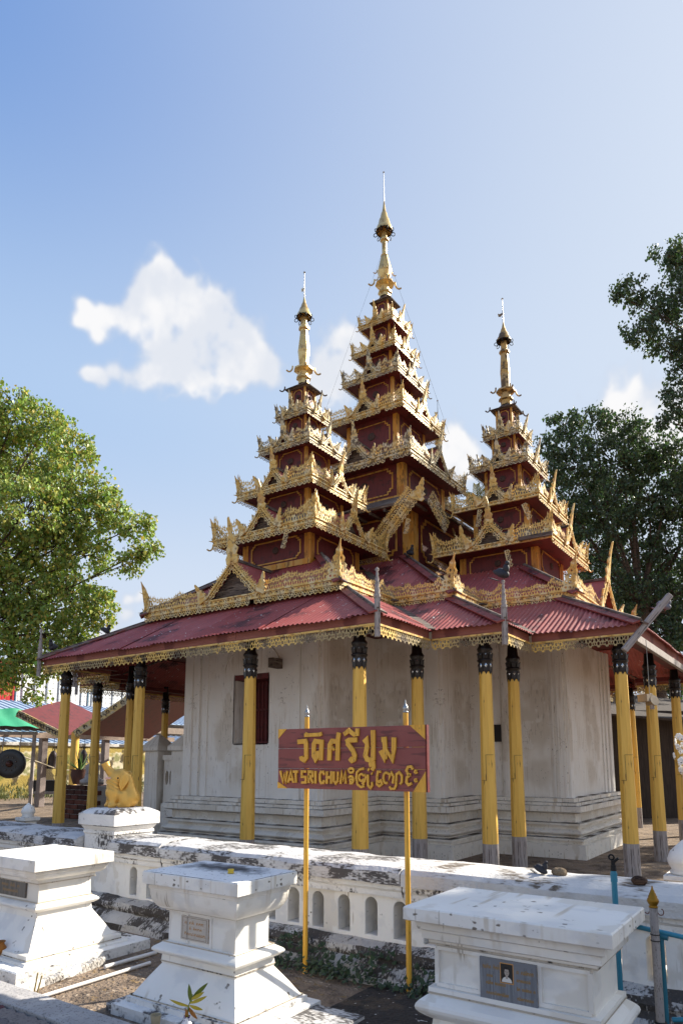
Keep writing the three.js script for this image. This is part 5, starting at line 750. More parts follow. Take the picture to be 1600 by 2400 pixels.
{
  const pvc = M({ color: 0xd8d4d0, roughness: 0.45, bump: null }), line = (pts, r, label) => tag(put('drain_pipe', new Kit().bar(pts[0], pts[1], r, 12).geo(), pvc), label, 'pipe');
  line([onY(100, 2336, 0.018).setY(0.02), onY(352, 2257, 0.018).setY(0.02)], 0.013, 'long white plastic pipe lying on the soil between two graves, reaching the kerb');
  line([onY(246, 2263, 0.03).setY(0.02), onY(366, 2229, 0.03).setY(0.02)], 0.015, 'short white plastic pipe on the soil beside the wide foundation slab');
  const rubble = thing('broken_edging', 'row of broken mouldy cement edging pieces beside the foundation slab of the grave', 'rubble', [0, 0, 0]), R = rngOf(55);
  for (let i = 0; i < 9; i++) { const p = onY(60 + i * 21, 2318 - i * 7.4, 0.02); const g = new RoundedBoxGeometry(0.11 + R() * 0.05, 0.04 + R() * 0.03, 0.05 + R() * 0.02, 2, 0.01); const o = put('cement_piece', boxUV(prep(g)), R() < 0.5 ? mat.mouldFoot : mat.mouldSide, rubble); o.position.set(p.x, 0.02, p.z); o.rotation.set(R() * 0.3, 1.45 + R() * 0.3, R() * 0.2); }
  const st = M({ color: 0x9a8a62, roughness: 0.9 }); for (const [px0, dx, lab] of [[84, 0.03, 'taller split bamboo stake stuck in the soil by the kerb'], [91, 0.045, 'shorter split bamboo stake leaning beside the taller one by the kerb']]) { const p = onY(px0 - 4, 2330, 0); tag(put('bamboo_stake', new Kit().bar(p, p.clone().add(V3(dx, 0.17 - dx, 0.0)), 0.006, 5).geo(), st), lab, 'stake'); }
  const cup = onY(365, 2402, 0.05); const c = tag(put('clay_cup', new Kit().lathe([[0, 0], [0.024, 0], [0.031, 0.05], [0.033, 0.056], [0.029, 0.056], [0.022, 0.01], [0, 0.008]], 9, undefined, true).geo(), M({ color: 0xa89c82, roughness: 0.8 })), 'small empty clay cup on the mouldy foundation of the grave with a marble plaque', 'cup'); c.position.set(cup.x, 0.05, cup.z);
  // offering vase with a croton sprig
  const vp = onY(437, 2420, 0.06), V = thing('flower_vase', 'blue and white vase with a sprig of yellow green croton leaves before the grave', 'vase', [vp.x, 0.05, vp.z]);
  put('vase_body', new Kit().lathe([[0, 0], [0.022, 0], [0.03, 0.03], [0.028, 0.06], [0.016, 0.08], [0.02, 0.095]], 16).geo(), M({ map: tex(128, (x, y) => (step(0.55, 0.6, fbm(x, y, 6, 6, 3, 6)) > 0.5 ? [34, 30, 96] : [206, 208, 214]), true, 8, 8), roughness: 0.3 }), V);
  const leafM = M({ color: 0xa89a2e, roughness: 0.45, bump: null }), leafM2 = M({ color: 0x8a5a1a, roughness: 0.5, bump: null }), leafM3 = M({ color: 0x5a6a22, roughness: 0.45, bump: null });
  const leaf = (L, w) => { const n = 8, pos = [], idx = []; for (let i = 0; i <= n; i++) { const t = i / n, ww = w * Math.sin(Math.PI * Math.min(1, t * 0.94 + 0.06)) ** 0.8; pos.push(-ww, L * t, -0.2 * L * t * t, 0, L * t, -0.2 * L * t * t - ww * 0.3, ww, L * t, -0.2 * L * t * t); } for (let i = 0; i < n; i++) for (let k = 0; k < 2; k++) { const a = i * 3 + k, b = a + 3; idx.push(a, b, b + 1, a, b + 1, a + 1); } const g = new THREE.BufferGeometry(); g.setAttribute('position', new THREE.Float32BufferAttribute(pos, 3)); g.setIndex(idx); g.computeVertexNormals(); return boxUV(prep(g)); };
  put('stem', new Kit().bar(V3(0, 0.05, 0), V3(0.02, 0.15, 0.01), 0.004, 6).bar(V3(0.02, 0.15, 0.01), V3(0.05, 0.22, 0.01), 0.003, 5).geo(), leafM3, V);
  [[0.02, 0.15, 0, 0.12, 0.5, 1.35, leafM], [0.03, 0.17, 0, 0.1, 0.2, 0.15, leafM3], [0.04, 0.2, 0, 0.11, 0.2, -0.85, leafM3], [0.035, 0.19, 0.01, 0.085, 0.4, -1.1, leafM], [0.03, 0.17, 0.01, 0.1, 0.4, -1.25, leafM], [0.02, 0.15, 0.01, 0.1, 0.3, -2.7, leafM2], [0.03, 0.16, 0.01, 0.08, 0.3, -2.1, leafM], [0.015, 0.14, 0.02, 0.12, 0.2, -3.1, leafM2]].forEach(([x, y, z, L, rx, rz, mm]) => { const o = put('leaf', leaf(L, 0.012), mm, V); o.position.set(x, y, z); o.rotation.set(rx, YAW, rz, 'YXZ'); });
}

// ------------------------------------------------------------------ trees: tapered limbs and crowns of separate leaves
const leafGeo = (() => { const s = [[0, 0], [0.36, 0.16], [0.42, 0.42], [0.22, 0.74], [0, 1.06], [-0.22, 0.74], [-0.42, 0.42], [-0.36, 0.16]], pos = []; for (let i = 1; i < s.length - 1; i++) { const f = ([x, y]) => [x, y, -Math.abs(x) * 0.32 + 0.12 * y * (1 - y)]; pos.push(...f(s[0]), ...f(s[i]), ...f(s[i + 1])); } const g = new THREE.BufferGeometry(); g.setAttribute('position', new THREE.Float32BufferAttribute(pos, 3)); g.computeVertexNormals(); return boxUV(g); })();
const leafMat = new THREE.MeshPhysicalMaterial({ color: 0xffffff, roughness: 0.9, clearcoat: 0.22, clearcoatRoughness: 0.25, side: THREE.DoubleSide, transmission: 0.4, thickness: 0 });
const barkMat = M({ map: again(timberTex, 0.9, 0.9), color: 0xe0cdb8, roughness: 0.95, bump: bumpRough, bumpScale: 0.02 });
function limb(k, pts, r0, r1) { const c = new THREE.CatmullRomCurve3(pts), n = 10, seg = 8, pos = [], idx = [], fr = c.computeFrenetFrames(n); for (let i = 0; i <= n; i++) { const p = c.getPoint(i / n), r = r0 + (r1 - r0) * Math.pow(i / n, 0.8); for (let j = 0; j < seg; j++) { const a = j / seg * Math.PI * 2, v = p.clone().addScaledVector(fr.normals[i], Math.cos(a) * r).addScaledVector(fr.binormals[i], Math.sin(a) * r); pos.push(v.x, v.y, v.z); } } for (let i = 0; i < n; i++) for (let j = 0; j < seg; j++) { const a = i * seg + j, b = i * seg + (j + 1) % seg; idx.push(a, b, b + seg, a, b + seg, a + seg); } const g = new THREE.BufferGeometry(); g.setAttribute('position', new THREE.Float32BufferAttribute(pos, 3)); g.setIndex(idx); g.computeVertexNormals(); k.add(g); }
function tree(name, label, base, fork, clumps, { leaf = 0.12, per = 260, seed = 1, tones, trunkR = 0.3, group, hang = 0.5 }) {
  const R = rngOf(seed), T = thing(name, label, 'tree', [base.x, 0, base.z], 0, group), k = new Kit(), rel = (p) => p.clone().sub(V3(base.x, 0, base.z));
  const F = rel(fork); limb(k, [V3(0, -0.1, 0), V3(0.1, F.y * 0.35, 0.05), V3(F.x * 0.5, F.y * 0.7, F.z * 0.5), F], trunkR, trunkR * 0.7); put('trunk', k.geo(), barkMat, T);
  const mats = [], cols = [], col = new THREE.Color(), q = new THREE.Quaternion(), e = new THREE.Euler();
  const nodes = [];
  for (const c of clumps) {
    const C = rel(c.p), b = new Kit(), mid = F.clone().lerp(C, 0.5).add(V3((R() - 0.5) * 0.8, 0.3 * R(), (R() - 0.5) * 0.8)); limb(b, [F, mid, C], trunkR * 0.2 * Math.min(1, c.r / 1.2) + 0.015, 0.015); put('branch', b.geo(), barkMat, T);
    const n = Math.round(per * c.r * c.r * (c.d ?? 1)), subs = []; for (let i = 0; i < Math.max(6, n / 30); i++) { const u = V3(R() * 2 - 1, R() * 2 - 1, R() * 2 - 1); if (u.length() > 1) u.normalize().multiplyScalar(0.6 + R() * 0.42); subs.push({ p: C.clone().add(u.multiply(V3(c.r, c.r * (c.fy ?? 0.75), c.r))), s: 0.14 + R() * 0.2 * Math.min(1, c.r) }); }
    const tw = new Kit(); subs.forEach((s, i) => { if (i % 3 === 0) tw.bar(C.clone().lerp(s.p, 0.12), s.p, 0.008 + 0.006 * c.r, 4); }); if (tw.g.length) nodes.push(...tw.g);
    for (const s of subs) for (let i = 0; i < n / subs.length; i++) {
      const d = V3(R() * 2 - 1, R() * 2 - 1, R() * 2 - 1).normalize().multiplyScalar(s.s * (0.4 + R() * 0.8)), p = s.p.clone().add(d), sz = leaf * (0.5 + R() * R() * 0.95 + R() * 0.15);
      e.set(Math.PI * (hang + 0.35) + (R() - 0.5) * 1.3, R() * Math.PI * 2, (R() - 0.5) * 1.2, 'YXZ'); q.setFromEuler(e); mats.push(new THREE.Matrix4().compose(p, q, V3(sz, sz, sz)));
      const t = tones[Math.floor(Math.pow(R(), 1.3) * tones.length)]; cols.push([t[0] * (0.8 + R() * 0.4), t[1] * (0.8 + R() * 0.4), t[2] * (0.8 + R() * 0.4)]);
    }
  }
  if (nodes.length) { const kk = new Kit(); kk.g = nodes; put('twigs', kk.geo(), barkMat, T).userData.kind = 'stuff'; }
  const I = new THREE.InstancedMesh(leafGeo, leafMat, mats.length); I.name = 'crown'; mats.forEach((m, i) => { I.setMatrixAt(i, m); I.setColorAt(i, col.setRGB(...cols[i])); }); I.castShadow = I.receiveShadow = true; I.userData.kind = 'stuff'; T.add(I); return T;
}
const brightGreen = [[0.23, 0.33, 0.045], [0.3, 0.4, 0.06], [0.17, 0.25, 0.04], [0.38, 0.46, 0.07], [0.54, 0.48, 0.07]], darkGreen = [[0.05, 0.095, 0.03], [0.07, 0.12, 0.036], [0.04, 0.075, 0.026], [0.1, 0.15, 0.035]];
{ // broad tree to the left of the temple
  const D = 19, C = (px, py, r, dd = 0, o = {}) => ({ p: onD(px, py, D + dd), r: r / FOC * D, ...o });
  tree('broad_tree', 'large sunlit green tree with heart shaped leaves overhanging the left end of the roof', onD(-260, 1880, D).setY(0), onD(-230, 1560, D), [
    C(40, 960, 70), C(110, 1000, 65), C(-20, 1010, 80), C(170, 1060, 60), C(60, 1080, 95, 1), C(-50, 1120, 100), C(150, 1140, 85), C(230, 1150, 55), C(60, 1200, 100, -1), C(200, 1220, 75), C(270, 1200, 48), C(315, 1235, 48), C(340, 1290, 40), C(300, 1320, 36), C(120, 1290, 95), C(-10, 1290, 100), C(210, 1300, 60, 0, { d: 0.7 }), C(60, 1380, 95), C(160, 1400, 80), C(235, 1410, 45), C(240, 1450, 32), C(0, 1450, 95), C(100, 1480, 80), C(180, 1480, 50), C(40, 1550, 65), C(120, 1560, 40), C(-20, 1570, 70), C(170, 1520, 30), C(85, 1620, 24, 0, { fy: 1.3 }), C(-150, 1050, 160), C(-200, 1250, 180), C(-180, 1420, 150), C(-320, 1150, 170), C(-100, 960, 100), C(-380, 1350, 170)],
    { leaf: 0.105, per: 2500, seed: 5, tones: brightGreen, trunkR: 0.34 });
}
{ // tall dark trees behind the temple on the right
  const D = 25, C = (px, py, r, dd = 0, o = {}) => ({ p: onD(px, py, D + dd), r: r / FOC * D, ...o });
  tree('dark_tree', 'dense dark green tree behind the right tower of the temple', onD(1560, 1850, D).setY(0), onD(1500, 1420, D), [
    C(1320, 1000, 50), C(1300, 1050, 50), C(1390, 1000, 60), C(1460, 1010, 60), C(1350, 1090, 80), C(1440, 1090, 85), C(1520, 1060, 75), C(1580, 1100, 80), C(1290, 1120, 45), C(1330, 1180, 70), C(1420, 1190, 90), C(1520, 1180, 90), C(1600, 1200, 90), C(1310, 1250, 50), C(1390, 1280, 75), C(1480, 1290, 85, 1), C(1570, 1300, 80), C(1420, 1370, 70), C(1500, 1390, 75, 0, { d: 0.8 }), C(1590, 1400, 80), C(1460, 1460, 60), C(1540, 1490, 70), C(1620, 1480, 80), C(1580, 1580, 60), C(1500, 1560, 45), C(1690, 1150, 130), C(1720, 1350, 140), C(1280, 1330, 40, 2), C(1270, 1180, 32), C(1450, 1420, 70, 3), C(1530, 1430, 80, 3), C(1600, 1530, 85, 3), C(1480, 1520, 70, 4), C(1400, 1330, 70, 4), C(1560, 1360, 80, 4), C(1350, 1230, 70, 4), C(1450, 1150, 90, 4), C(1550, 1620, 60, 2)],
    { leaf: 0.12, per: 1500, seed: 9, tones: darkGreen, trunkR: 0.36 });
  const E = 22, B = (px, py, r, dd = 0, o = {}) => ({ p: onD(px, py, E + dd), r: r / FOC * E, ...o });
  tree('tall_tree', 'tall tree reaching high leafy boughs over the right of the temple', onD(2080, 1900, E).setY(0), onD(1950, 1100, E), [
    B(1480, 680, 42), B(1450, 690, 26), B(1530, 720, 52), B(1560, 590, 42), B(1600, 620, 60), B(1590, 700, 70), B(1500, 770, 48), B(1560, 800, 55), B(1600, 860, 50), B(1580, 930, 42), B(1600, 970, 42), B(1555, 985, 24), B(1640, 780, 70), B(1690, 640, 110), B(1720, 820, 120), B(1700, 980, 90), B(1850, 700, 150), B(1880, 900, 150), { p: V3(2, 7.2, -20.5), r: 1.8 }, { p: V3(3.6, 8, -19.4), r: 1.6 }, { p: V3(0.9, 8.3, -22), r: 1.5 }, { p: V3(1.0, 6.0, -19.5), r: 1.4 }],
    { leaf: 0.115, per: 1700, seed: 14, tones: darkGreen, trunkR: 0.34 });
}
{ // the tree outside the picture on the right whose shade lies on the portrait grave and the wall
  const c = (x, y, z, r) => ({ p: V3(x - 0.55, y, z), r }); tree('shade_tree', 'leafy tree standing beyond the graves to the right, shading the portrait grave', V3(8.2, 0, -13.5), V3(8.0, 5.2, -13.5), [c(6.0, 8.6, -12.6, 1.4), c(6.2, 9.3, -14.2, 1.5), c(7.6, 8.8, -12.2, 1.5), c(7.8, 9.6, -14.4, 1.6), c(9.2, 8.8, -13.2, 1.6), c(6.6, 7.6, -13.2, 1.3), c(8.2, 7.4, -12.6, 1.4), c(5.6, 9.4, -13.2, 1.0), c(9.6, 10, -14.6, 1.5)], { leaf: 0.2, per: 900, seed: 21, tones: darkGreen, trunkR: 0.26 });
}
// ivy and weeds along the foot of the wall
{
  const R = rngOf(31), mats = [], cols = [], e = new THREE.Euler(), q = new THREE.Quaternion(), col = new THREE.Color();
  for (let i = 0; i < 950; i++) { const t = R(), x = -3.75 + t * 2.15, rise = Math.pow(R(), 1.4) * (0.12 + 0.1 * Math.sin(t * 9) ** 2), p = V3(x, 0.02 + rise, ZF + 0.19 - rise * 0.75 + R() * 0.13 - 0.02), s = 0.022 + R() * 0.026; if (Math.sin(x * 5.3) + Math.sin(x * 11) * 0.6 < -0.9 && rise > 0.04) continue; e.set(-0.4 - R() * 1.2, (R() - 0.5) * 2.4, (R() - 0.5) * 1.5, 'YXZ'); mats.push(new THREE.Matrix4().compose(p, q.setFromEuler(e), V3(s, s, s))); const k = 0.7 + R() * 0.6; cols.push([0.035 * k, 0.07 * k, 0.018 * k]); }
  const I = new THREE.InstancedMesh(leafGeo, leafMat, mats.length); I.name = 'creeping_plant'; mats.forEach((m, i) => { I.setMatrixAt(i, m); I.setColorAt(i, col.setRGB(...cols[i])); }); I.castShadow = I.receiveShadow = true; I.userData = { kind: 'stuff', label: 'low dark green creeping leaves along the mouldy foot of the wall', category: 'ground cover' }; scene.add(I);
}
// ------------------------------------------------------------------ pigeons
const pigeonMat = M({ color: 0x2c2b30, roughness: 0.7 }), pigeonGrey = M({ color: 0x6c6e7a, roughness: 0.7 });
const pigeonG = (() => { const k = new Kit(); k.add(new THREE.SphereGeometry(0.075, 14, 10), mtx(0, 0.1, 0, 0.5, 0, 0, V3(0.8, 0.85, 1.6))); k.add(new THREE.SphereGeometry(0.052, 10, 8), mtx(0, 0.15, 0.07, 0, 0, 0, V3(0.8, 1.2, 0.85))); k.add(new THREE.SphereGeometry(0.032, 10, 8), mtx(0, 0.215, 0.09)); k.add(new THREE.ConeGeometry(0.009, 0.03, 6), mtx(0, 0.213, 0.128, Math.PI / 2)); k.add(new THREE.BoxGeometry(0.06, 0.012, 0.13), mtx(0, 0.045, -0.14, 0.45)); for (const s of [-1, 1]) k.add(new THREE.SphereGeometry(0.06, 10, 8), mtx(s * 0.05, 0.1, -0.03, 0.5, 0, 0, V3(0.3, 0.6, 1.7))); return k.geo(); })();
const pigeonLegs = new Kit().bar(V3(0.02, 0, 0.01), V3(0.02, 0.06, 0.01), 0.005, 5).bar(V3(-0.02, 0, 0.01), V3(-0.02, 0.06, 0.01), 0.005, 5).geo();
function pigeon(p, turn, label, m = pigeonMat, s = 1) { const T = thing('pigeon', label, 'pigeon', [p.x, p.y, p.z], turn, 'pigeons resting about the temple'); T.scale.setScalar(s); put('body', pigeonG, m, T); put('legs', pigeonLegs, M({ color: 0x7a3a34, roughness: 0.8, bump: null }), T); }
{
  const hipP = (t) => V3(XC - 6.02 + 1.2 * t + 2.5 - 0, 0, 0);
  const hip = (sx, sz, t) => V3(XC + sx * (3.52 - 1.2 * t), 3.36 + 0.555 * 1.2 * t + 0.07, ZC + sz * (6.02 - 1.2 * t));
  pigeon(hip(-1, 1, 0.62), 2.2, 'dark pigeon perched upright on the sloping left hip of the lower roof', pigeonMat, 0.75); pigeon(hip(-1, 1, 0.09), 0.5, 'dark pigeon crouched at the low left corner of the eave', pigeonMat, 0.9);
  pigeon(V3(XC + 4.58 + 0.03, 3.14 + 0.76, ZC + 4.58 + 0.03), 1.2, 'black pigeon perched on the turned wooden drop of the middle eave corner');
  pigeon(V3(XC + 1.62, 5.48, ZC + 1.62), 0.9, 'dark pigeon on the roof hip at the foot of the main tower', pigeonMat, 0.9);
  pigeon(onD(1556, 1432, 9.7), 1.9, 'grey pigeon on the tip of the leaning bare pole', pigeonGrey, 0.85); pigeon(onY(1268, 2046, 0.8).setY(0.785), 1.4, 'small dark bird standing on the wall coping by the tan stone', pigeonMat, 0.4);
}

// ------------------------------------------------------------------ yard to the left: wall, sheds, bells, gong
const XW = -27.5;
{
  const W = thing('compound_wall', 'old mossy yellow brown compound wall with flaking plaster at the far left of the yard', 'wall', [XW, 0, 0]);
  const g = new THREE.BoxGeometry(0.4, 2.2, 60, 1, 12, 160); const p = g.attributes.position; for (let i = 0; i < p.count; i++) { const z = p.getZ(i), y = p.getY(i); p.setX(i, p.getX(i) + 0.06 * (fbm(((z * 0.05) % 1 + 1) % 1, ((y * 0.2) % 1 + 1) % 1, 16, 4, 3, 7) - 0.5)); if (y > 1.05) p.setY(i, y + 0.12 * (fbm(((z * 0.07) % 1 + 1) % 1, 0.5, 24, 2, 3, 9) - 0.5)); } g.computeVertexNormals();
  const o = put('wall_body', boxUV(prep(g)), mat.moss, W); o.position.set(0, 1.1, -12); put('wall_cap', boxUV(prep(new RoundedBoxGeometry(0.55, 0.16, 60, 2, 0.04))), mat.mouldFoot, W).position.set(0, 2.22, -12);
  put('buttress', boxUV(prep(new THREE.BoxGeometry(0.5, 1.5, 0.5))), mat.moss, W).position.set(0.35, 0.75, -20);
  // weeds along its foot
  const R = rngOf(61), I = new THREE.InstancedMesh(leafGeo, leafMat, 2600), e = new THREE.Euler(), q = new THREE.Quaternion(), col = new THREE.Color(); for (let i = 0; i < 2600; i++) { const z = -14 - R() * 14, s = 0.05 + R() * 0.07; e.set((R() - 0.5), R() * 6.28, (R() - 0.5) * 0.8, 'YXZ'); I.setMatrixAt(i, new THREE.Matrix4().compose(V3(XW + 0.3 + R() * R() * 2.4, 0.02 + Math.pow(R(), 2) * 0.55, z), q.setFromEuler(e), V3(s * 0.5, s * 1.8, s))); const k = 0.6 + R() * 0.8; I.setColorAt(i, col.setRGB(0.1 * k, 0.12 * k, 0.03 * k)); }
  I.name = 'weeds'; I.castShadow = I.receiveShadow = true; I.userData = { kind: 'stuff', label: 'sunlit green weeds growing along the mossy compound wall', category: 'weeds' }; scene.add(I);
}
const ribbed = (L, run, rise, pitch, thick = 0.02) => { const k = new Kit(), s = Math.hypot(run, rise), a = Math.atan2(rise, run); k.box(s, thick, L, 0, 0, 0, 0, 0, a); for (let z = -L / 2 + pitch / 2; z < L / 2; z += pitch) k.box(s, 0.05, 0.045, -Math.sin(a) * 0.035, Math.cos(a) * 0.035, z, 0, 0, a); return k.geo(); };
{
  const blue = M({ color: 0xa9b9cc, roughness: 0.4, metalness: 0.2, bump: null }), S = thing('metal_roof_shed', 'shed with a pale blue ribbed metal roof just behind the mossy wall', 'shed', [XW - 2.2, 0, -17]);
  const r = put('roof', ribbed(34, 3.0, 0.6, 0.4), blue, S); r.position.set(0, 2.62, 0); r.rotation.y = Math.PI; put('back_wall', new Kit().box(0.1, 2.3, 34, -1.3, 1.15, 0).geo(), mat.concrete, S);
  const U = thing('long_shed', 'higher shed with a white and blue ribbed roof and green awning beyond the mossy wall', 'shed', [XW - 7, 0, -17]);
  const r2 = put('roof', ribbed(36, 4.2, 1.1, 0.42), blue, U); r2.position.set(0, 4.25, 0); r2.rotation.y = Math.PI; put('front_beam', new Kit().box(0.2, 0.35, 36, 2.15, 3.3, 0).geo(), M({ map: concreteTex, color: 0xe2cdbb, roughness: 0.9 }), U); put('back_wall', new Kit().box(0.2, 4.2, 36, -1.9, 2.1, 0).geo(), mat.concrete, U);
  const aw = new THREE.PlaneGeometry(1.0, 10.5, 4, 60); { const p = aw.attributes.position; for (let i = 0; i < p.count; i++) { const y = p.getY(i), x = p.getX(i); p.setZ(i, 0.06 * Math.sin(y * 2.1) + 0.05 * Math.sin(y * 5.3 + x * 3) - 0.25 * x * x); } aw.computeVertexNormals(); aw.rotateX(Math.PI / 2); aw.rotateZ(-1.05); } put('green_awning', boxUV(prep(aw)), M({ color: 0x0f8a63, roughness: 0.7, bump: null }), U).position.set(2.45, 3.55, 1.9);
  for (let z = -15; z <= 15; z += 5) put('post', new Kit().box(0.18, 3.3, 0.18, 2.1, 1.65, z).geo(), mat.concrete, U);
  // the tall white and red hall further off, behind a wire mesh fence
  const H = thing('tall_hall', 'tall white sheet metal hall with a red end panel beyond the sheds', 'building', [XW - 22, 0, -26]);
  put('wall', new Kit().box(12, 8, 44, 0, 4, -14).geo(), M({ color: 0xdfe2e4, roughness: 0.5, bump: null }), H); put('red_panel', new Kit().box(0.12, 8, 20, 6.1, 4, 10.7).geo(), M({ color: 0xb8141c, roughness: 0.5, bump: null }), H); for (let z = -34; z <= 0.4; z += 0.9) put('wall_rib', new Kit().box(0.06, 7.9, 0.06, 6.04, 3.96, z).geo(), M({ color: 0xc4cad0, roughness: 0.5, bump: null }), H); for (let z = 1; z < 20; z += 0.9) put('panel_rib', new Kit().box(0.06, 7.9, 0.06, 6.18, 3.96, z).geo(), M({ color: 0x9c1018, roughness: 0.5, bump: null }), H);
  const Fn = thing('mesh_fence', 'tall wire mesh fence in front of the white and red hall', 'fence', [XW - 12, 0, -22]), wires = new Kit(); for (let z = -16; z <= 14; z += 0.33) wires.box(0.014, 6.2, 0.014, 0, 5.4, z); for (let y = 2.4; y < 8.5; y += 0.33) wires.box(0.014, 0.014, 30, 0, y, -1); put('wire_mesh', wires.geo(), mat.iron, Fn).userData.kind = 'stuff'; for (let z = -16; z <= 14; z += 5) put('fence_post', new Kit().cyl(0.07, 0.07, 8.5, 0, 4.25, z, 8).geo(), M({ color: 0x6a8496, roughness: 0.5 }), Fn);
}
// bell rack with bells and the gong
{
  const X = -21.5, at = (px) => onX(px, 1781, X).z, K = thing('bell_rack', 'rack of grey concrete posts and a pale beam carrying temple bells', 'rack', [X, 0, 0]);
  const zs = [100, 246, 372].map(at), top = onX(100, 1716, X).y;
  zs.forEach((z, i) => put('rack_post', new Kit().rbox(0.22, top - i * 0.02, 0.22, 0.02, 0, (top - i * 0.02) / 2, z).geo(), M({ map: concreteTex, color: 0xd6c8c4, roughness: 0.9 }), K)); const za = at(-120), zb = at(400);
  put('beam', new Kit().box(0.14, 0.17, Math.abs(zb - za), 0.12, top - 0.12, (za + zb) / 2).geo(), M({ map: concreteTex, color: 0xe6cfbe, roughness: 0.9 }), K);
  const bellP = [[0, 0.52], [0.03, 0.52], [0.06, 0.5], [0.09, 0.44], [0.11, 0.4], [0.14, 0.32], [0.15, 0.15], [0.165, 0.06], [0.19, 0.0], [0.18, 0.0], [0.14, 0.15], [0.1, 0.4]]; const bellG = new Kit().lathe(bellP, 20).geo(), loopG = new Kit().add(new THREE.TorusGeometry(0.05, 0.014, 6, 12), mtx(0, 0.56, 0)).bar(V3(0, 0.6, 0), V3(0, 1.1, 0), 0.008, 5).geo(), bronze = M({ color: 0x4c4342, roughness: 0.45, metalness: 0.6 });
  [[125, 1812, 1.15, 'bronze bell hanging between the gong and the corner post of the temple'], [197, 1800, 0.9, 'bronze bell hanging just right of the corner post, over the brick stack'], [229, 1800, 0.9, 'bronze bell hanging beside the second grey rack post'], [300, 1798, 0.85, 'bronze bell seen between the inner yellow posts']].forEach(([px, py, s, lab]) => { const p = onX(px, py - 30, X + 0.12), B = thing('temple_bell', lab, 'bell', [X + 0.12, p.y - 0.28, p.z], 0, 'bells on the rack'); put('bell', bellG, bronze, B).scale.setScalar(s); put('loop', loopG, mat.iron, B).scale.setScalar(s); });
  // gong, boss towards the viewer
  const gp = onD(24, 1790, 21), G = thing('gong', 'large dark bronze gong with a central boss and ring of studs', 'gong', [gp.x, gp.y, gp.z], YAW + 0.12), d = 0.44;
  put('disc', new Kit().lathe([[0, 0.05], [0.1, 0.05], [d * 0.62, 0.045], [d * 0.66, 0.06], [d * 0.93, 0.04], [d, 0.0], [d, -0.1], [d * 0.97, -0.1]], 40, mtx(0, 0, 0, Math.PI / 2)).geo(), M({ color: 0x3c3d40, roughness: 0.4, metalness: 0.7 }), G); put('boss', new Kit().add(new THREE.SphereGeometry(0.105, 18, 12), mtx(0, 0, 0.06, 0, 0, 0, V3(1, 1, 0.9))).geo(), M({ color: 0x4a2f2c, roughness: 0.35, metalness: 0.6 }), G);
  for (let i = 0; i < 8; i++) { const a = i / 8 * Math.PI * 2 + 0.3; put('stud', new Kit().add(new THREE.SphereGeometry(0.026, 8, 6), mtx(Math.cos(a) * 0.2, Math.sin(a) * 0.2, 0.055)).geo(), M({ color: 0x6a6664, roughness: 0.4, metalness: 0.7 }), G); }
  put('stand', new Kit().box(0.09, 2.4, 0.09, -0.62, 2.4 / 2 - gp.y, -0.1).box(0.09, 2.4, 0.09, 0.62, 2.4 / 2 - gp.y, -0.12).box(1.4, 0.1, 0.1, 0, 2.36 - gp.y, -0.11).bar(V3(-0.25, 0.36, 0), V3(-0.25, 2.36 - gp.y, -0.1), 0.015, 5).bar(V3(0.25, 0.36, 0), V3(0.25, 2.36 - gp.y, -0.1), 0.015, 5).geo(), mat.greyWood, G); 
  const rope = new Kit().tube([onX(48, 1770, X + 0.3), onX(90, 1786, X + 0.3), onX(140, 1803, X + 0.3), onX(190, 1806, X + 0.3)], 0.02, 20, 5); tag(put('rope', rope.geo(), M({ color: 0xb0a490, roughness: 1 })), 'slack pale rope strung behind the gong and bells', 'rope');
  // incense table
  const bp = onY(106, 1884, 0), I = thing('incense_table', 'low grey table with a black incense trough below the bells', 'table', [bp.x, 0, bp.z], YAW); put('table_top', new Kit().rbox(0.98, 0.1, 0.5, 0.02, 0, 0.4, 0).geo(), mat.greyWood, I); for (const [x, z] of [[-0.42, 0.2], [0.42, 0.2], [-0.42, -0.2], [0.42, -0.2]]) put('leg', new Kit().box(0.1, 0.36, 0.08, x, 0.18, z).geo(), mat.greyWood, I); put('trough', new Kit().box(0.86, 0.36, 0.03, 0, 0.63, 0.2).box(0.86, 0.36, 0.03, 0, 0.63, -0.2).box(0.03, 0.36, 0.4, -0.43, 0.63, 0).box(0.03, 0.36, 0.4, 0.43, 0.63, 0).box(0.9, 0.03, 0.46, 0, 0.82, 0).geo(), mat.black, I); put('ash_box_end', new Kit().box(0.06, 0.3, 0.36, -0.52, 0.6, 0).geo(), mat.greyWood, I);
}
